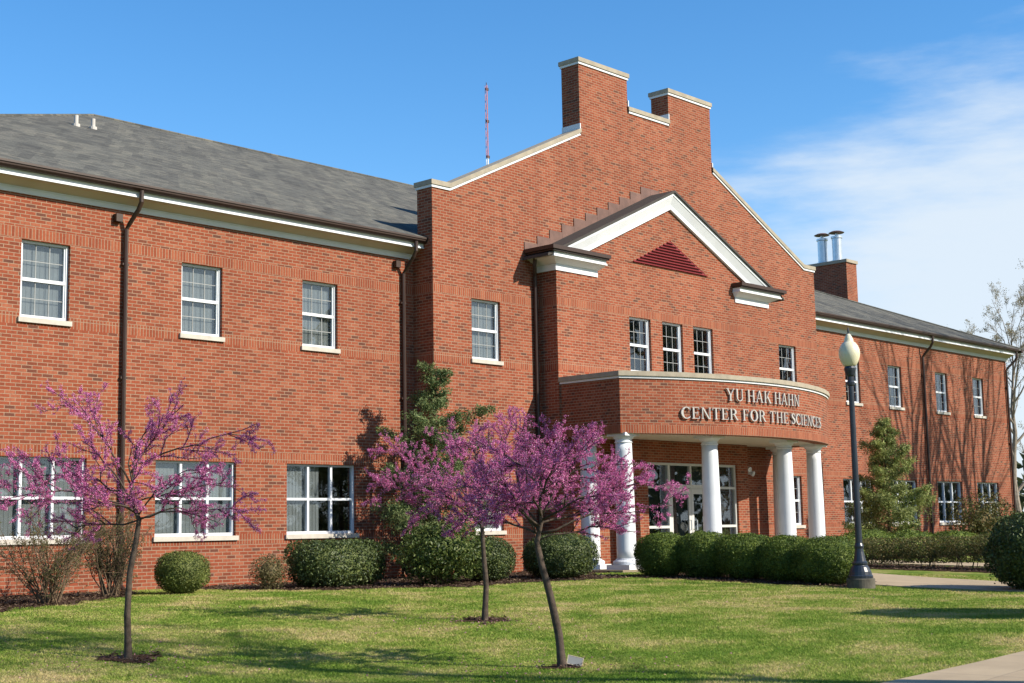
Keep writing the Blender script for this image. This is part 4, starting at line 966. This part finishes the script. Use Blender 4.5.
mg, ntg, bb = newmat('lamp_globe'); bb.inputs['Base Color'].default_value = (.66, .60, .38, 1); bb.inputs['Roughness'].default_value = .3; bb.inputs['Subsurface Weight'].default_value = .25; bb.inputs['Subsurface Radius'].default_value = (.05, .05, .04)
L(ntg, ramp(ntg, noise(ntg, 6, 3), [(.3, (.60, .57, .40)), (.7, (.66, .62, .46))]), bb.inputs['Base Color'])
mb = MB(); mb.lathe([(.10, 4.10), (.13, 4.13), (.165, 4.19), (.192, 4.27), (.202, 4.34), (.196, 4.42), (.17, 4.49), (.13, 4.55), (.09, 4.58), (.088, 4.62), (.07, 4.66), (.05, 4.70), (.03, 4.73)], k=28); mb.build('globe', mg, t, smooth=True)
mb = MB(); mb.lathe([(.03, 4.73), (.028, 4.75), (.014, 4.76), (.02, 4.79), (.012, 4.83), (.004, 4.86)], k=10); mb.build('finial', M['lampblack'], t)

# plaque at the foot of the leaning redbud
px, py = 9.50, -13.72
t = thing('plaque', 'small tilted grey plaque at the foot of the leaning redbud', 'plaque', (px, py, float(gz(px, py))), math.radians(-62))
mb = MB()
def tilt(x, y, z): a = math.radians(42); return (x, y*math.cos(a)-z*math.sin(a)-.0, .075+y*math.sin(a)+z*math.cos(a))
def tbox(mb, x0, x1, y0, y1, z0, z1): mb.hexa([tilt(*p) for p in ((x0, y0, z0), (x1, y0, z0), (x1, y1, z0), (x0, y1, z0), (x0, y0, z1), (x1, y0, z1), (x1, y1, z1), (x0, y1, z1))])
t.scale = (.82, .82, .82); t.rotation_euler = (0, math.radians(14), math.radians(-50))
tbox(mb, -.10, .10, -.075, .075, -.012, 0); mb.build('plate', simple('plaque_face', (.14, .15, .155), .7, .2), t)
mb = MB()
for (x0, x1, y0, y1) in ((-.105, .105, -.08, -.07), (-.105, .105, .07, .08), (-.105, -.095, -.07, .07), (.095, .105, -.07, .07)): tbox(mb, x0, x1, y0, y1, -.014, .004)
mb.build('frame', M['stone'], t)
mb = MB(); mb.tube([(0, .03, -.12), (0, .03, .07)], .012, 6); mb.build('stake', M['brown'], t)

# ------------------------------------------------------------------ far things
MW = .2
t = thing('radio_mast', 'slender red and white radio mast far behind the roof', 'mast', (147.6, 120, 0))
for i in range(6):
    z0, z1 = i*11.3, (i+1)*11.3; mb = MB()
    for k in range(3): a = k*2.094; mb.tube([(MW*math.cos(a), MW*math.sin(a), z0), (MW*math.cos(a), MW*math.sin(a), z1)], .04, 4)
    for j in range(8):
        for k in range(3):
            a, b2 = k*2.094, (k+1)*2.094; za, zb2 = z0+j*1.41, z0+(j+1)*1.41
            mb.tube([(MW*math.cos(a), MW*math.sin(a), za), (MW*math.cos(b2), MW*math.sin(b2), zb2)], .02, 3)
    mb.build('mast_section', simple('mast_red' if i % 2 == 1 else 'mast_white', (.42, .12, .12) if i % 2 == 1 else (.7, .7, .7), .5), t)
mb = MB(); mb.tube([(0, 0, 67.8), (0, 0, 68.2)], .06, 6); mb.build('antenna', M['brown'], t)
for z in (35, 43, 50, 56.5, 62, 67): mb = MB(); mb.box(-.1, .4, -.1, .1, z, z+.4); mb.build('antenna', M['brown'], t)
# a pale house beyond the right end
hx, hy = 128., 22.
t = thing('pale_house', 'small pale house far beyond the right end of the building', 'house', (hx, hy, 0), math.radians(-30))
mb = MB(); mb.box(-6, 6, -4, 4, -.3, 3.2); mb.prism([(-4, 3.2), (4, 3.2), (0, 5.2)], -6, 6, 'x'); mb.build('wall', M['white'], t)
mb = MB()
for s in (-1, 1): mb.hexa([(-6.4, s*4.5, 3.0), (6.4, s*4.5, 3.0), (6.4, 0, 5.27), (-6.4, 0, 5.27), (-6.4, s*4.5, 3.15), (6.4, s*4.5, 3.15), (6.4, 0, 5.42), (-6.4, 0, 5.42)])
mb.build('roof', M['shingle'], t)
for x in (-4, -1, 3):
    mb = MB(); mb.box(x-.6, x+.6, -4.06, -4.003, 1, 2.4); mb.build('window', M['dark'], t)
# distant woods: one mass all round the site
rng = np.random.default_rng(3)
mb = MB(); n = 26000; a = rng.uniform(0, 2*math.pi, n); rr = rng.uniform(150, 230, n); hh = (7+3.5*np.sin(a*9)+2*np.sin(a*23+1))*rng.uniform(.0, 1.15, n)
c = np.stack([20+rr*np.cos(a), rr*np.sin(a), hh], 1); mb.quads(leaf_quads(c, unit(n), rng.uniform(1.2, 3, n), rng.uniform(.8, 2, n)))
tag(mb.build('distant_woods', M['fartree']), 'hazy line of distant woods around the site', 'woods', kind='stuff')
for i, (x, y, h) in enumerate([(74, -30, 15), (88, -46, 17), (104, -40, 15), (60, -50, 16), (122, -62, 18), (30, -62, 17)]):
    bare_tree('street_tree', ['big tree across the lawn opposite the right wing', 'tall tree across the lawn behind the first', 'big tree across the lawn farthest right', 'big tree across the street opposite the entrance', 'tallest tree across the street at far right', 'big tree across the street opposite the left wing'][i], x, y, h, .8, 200+i, 3, .3, 5200, group='trees across the street', first=.18, budsize=.75)

# ------------------------------------------------------------------ mulch chips and leaf litter
rng = np.random.default_rng(21)
n = 90000; x = rng.uniform(5, 34, n); y = rng.uniform(-14.4, -.05, n); k = inbed(x, y); x, y = x[k], y[k]; n = len(x)
nr = unit(n)*.6+np.array([0, 0, 1.]); nr /= np.linalg.norm(nr, axis=1, keepdims=True)
mb = MB(); mb.quads(leaf_quads(np.stack([x, y, gz(x, y)+.018+rng.uniform(0, .02, n)], 1), nr, rng.uniform(.03, .09, n), rng.uniform(.015, .04, n)))
tag(mb.build('mulch_chips', leaf_mat('mulch_chip', [(0, (.03, .02, .014)), (.6, (.085, .052, .034)), (.92, (.14, .095, .062)), (1, (.24, .18, .11))], .05)), 'dark brown wood chips on the planting beds', 'mulch', kind='stuff')
C = []
for (a, b2) in ((6.55, -9.76), (12.15, -9.82), (9.2, -13.6)):
    C.append(np.stack([a+rng.normal(size=420)*.75, b2+rng.normal(size=420)*.75], 1))
C.append(np.stack([rng.uniform(6, 24, 260), rng.uniform(-16.5, -3, 260)], 1)); C = np.concatenate(C); n = len(C)
nr = unit(n)*.7+np.array([0, 0, 1.]); nr /= np.linalg.norm(nr, axis=1, keepdims=True)
mb = MB(); mb.quads(leaf_quads(np.stack([C[:, 0], C[:, 1], gz(C[:, 0], C[:, 1])+.02], 1), nr, rng.uniform(.012, .035, n), rng.uniform(.01, .022, n)))
tag(mb.build('leaf_litter', leaf_mat('litter', [(0, (.35, .12, .22)), (.55, (.45, .2, .3)), (.6, (.20, .12, .06)), (1, (.34, .24, .13))], .2)), 'scattered petals and dry leaves on the lawn', 'leaf litter', kind='stuff')

# ------------------------------------------------------------------ grass blades
rng = np.random.default_rng(9)
n = 880000
u = rng.random(n); dist = 9.5+24*u**1.45; ang = rng.uniform(math.radians(24), math.radians(70.5), n)
x = CAM[0]+dist*np.sin(ang); y = CAM[1]+dist*np.cos(ang)
ok = (y < -.05) & ~inbed(x, y)
for (a, b2) in PATHS: ok &= ~inside(a+b2[::-1], x+rng.normal(size=n)*.02, y+rng.normal(size=n)*.02)
ok &= ~inside(outline(.27), x, y)
x, y, dist = x[ok], y[ok], dist[ok]; n = len(x)
patch = .5+.5*np.sin(x*1.7+np.sin(y*2.3)*1.2)*np.sin(y*1.3+1+np.sin(x*1.1))
h = rng.uniform(.008, .026, n)*(.75+.6*patch); wd = .0021+.00033*dist
a = rng.uniform(0, 2*math.pi, n); lean = rng.normal(size=(n, 2))*.022
b0 = np.stack([x, y, gz(x, y)-.004], 1); dv = np.stack([np.cos(a)*wd, np.sin(a)*wd, np.zeros(n)], 1); tip = b0+np.stack([lean[:, 0], lean[:, 1], h+.004], 1)
mb = MB(); mb.quads(np.stack([b0-dv, b0+dv, tip], 1))
tag(mb.build('grass', M['blade']), 'short spring lawn grass with tan dry patches', 'grass', kind='stuff')
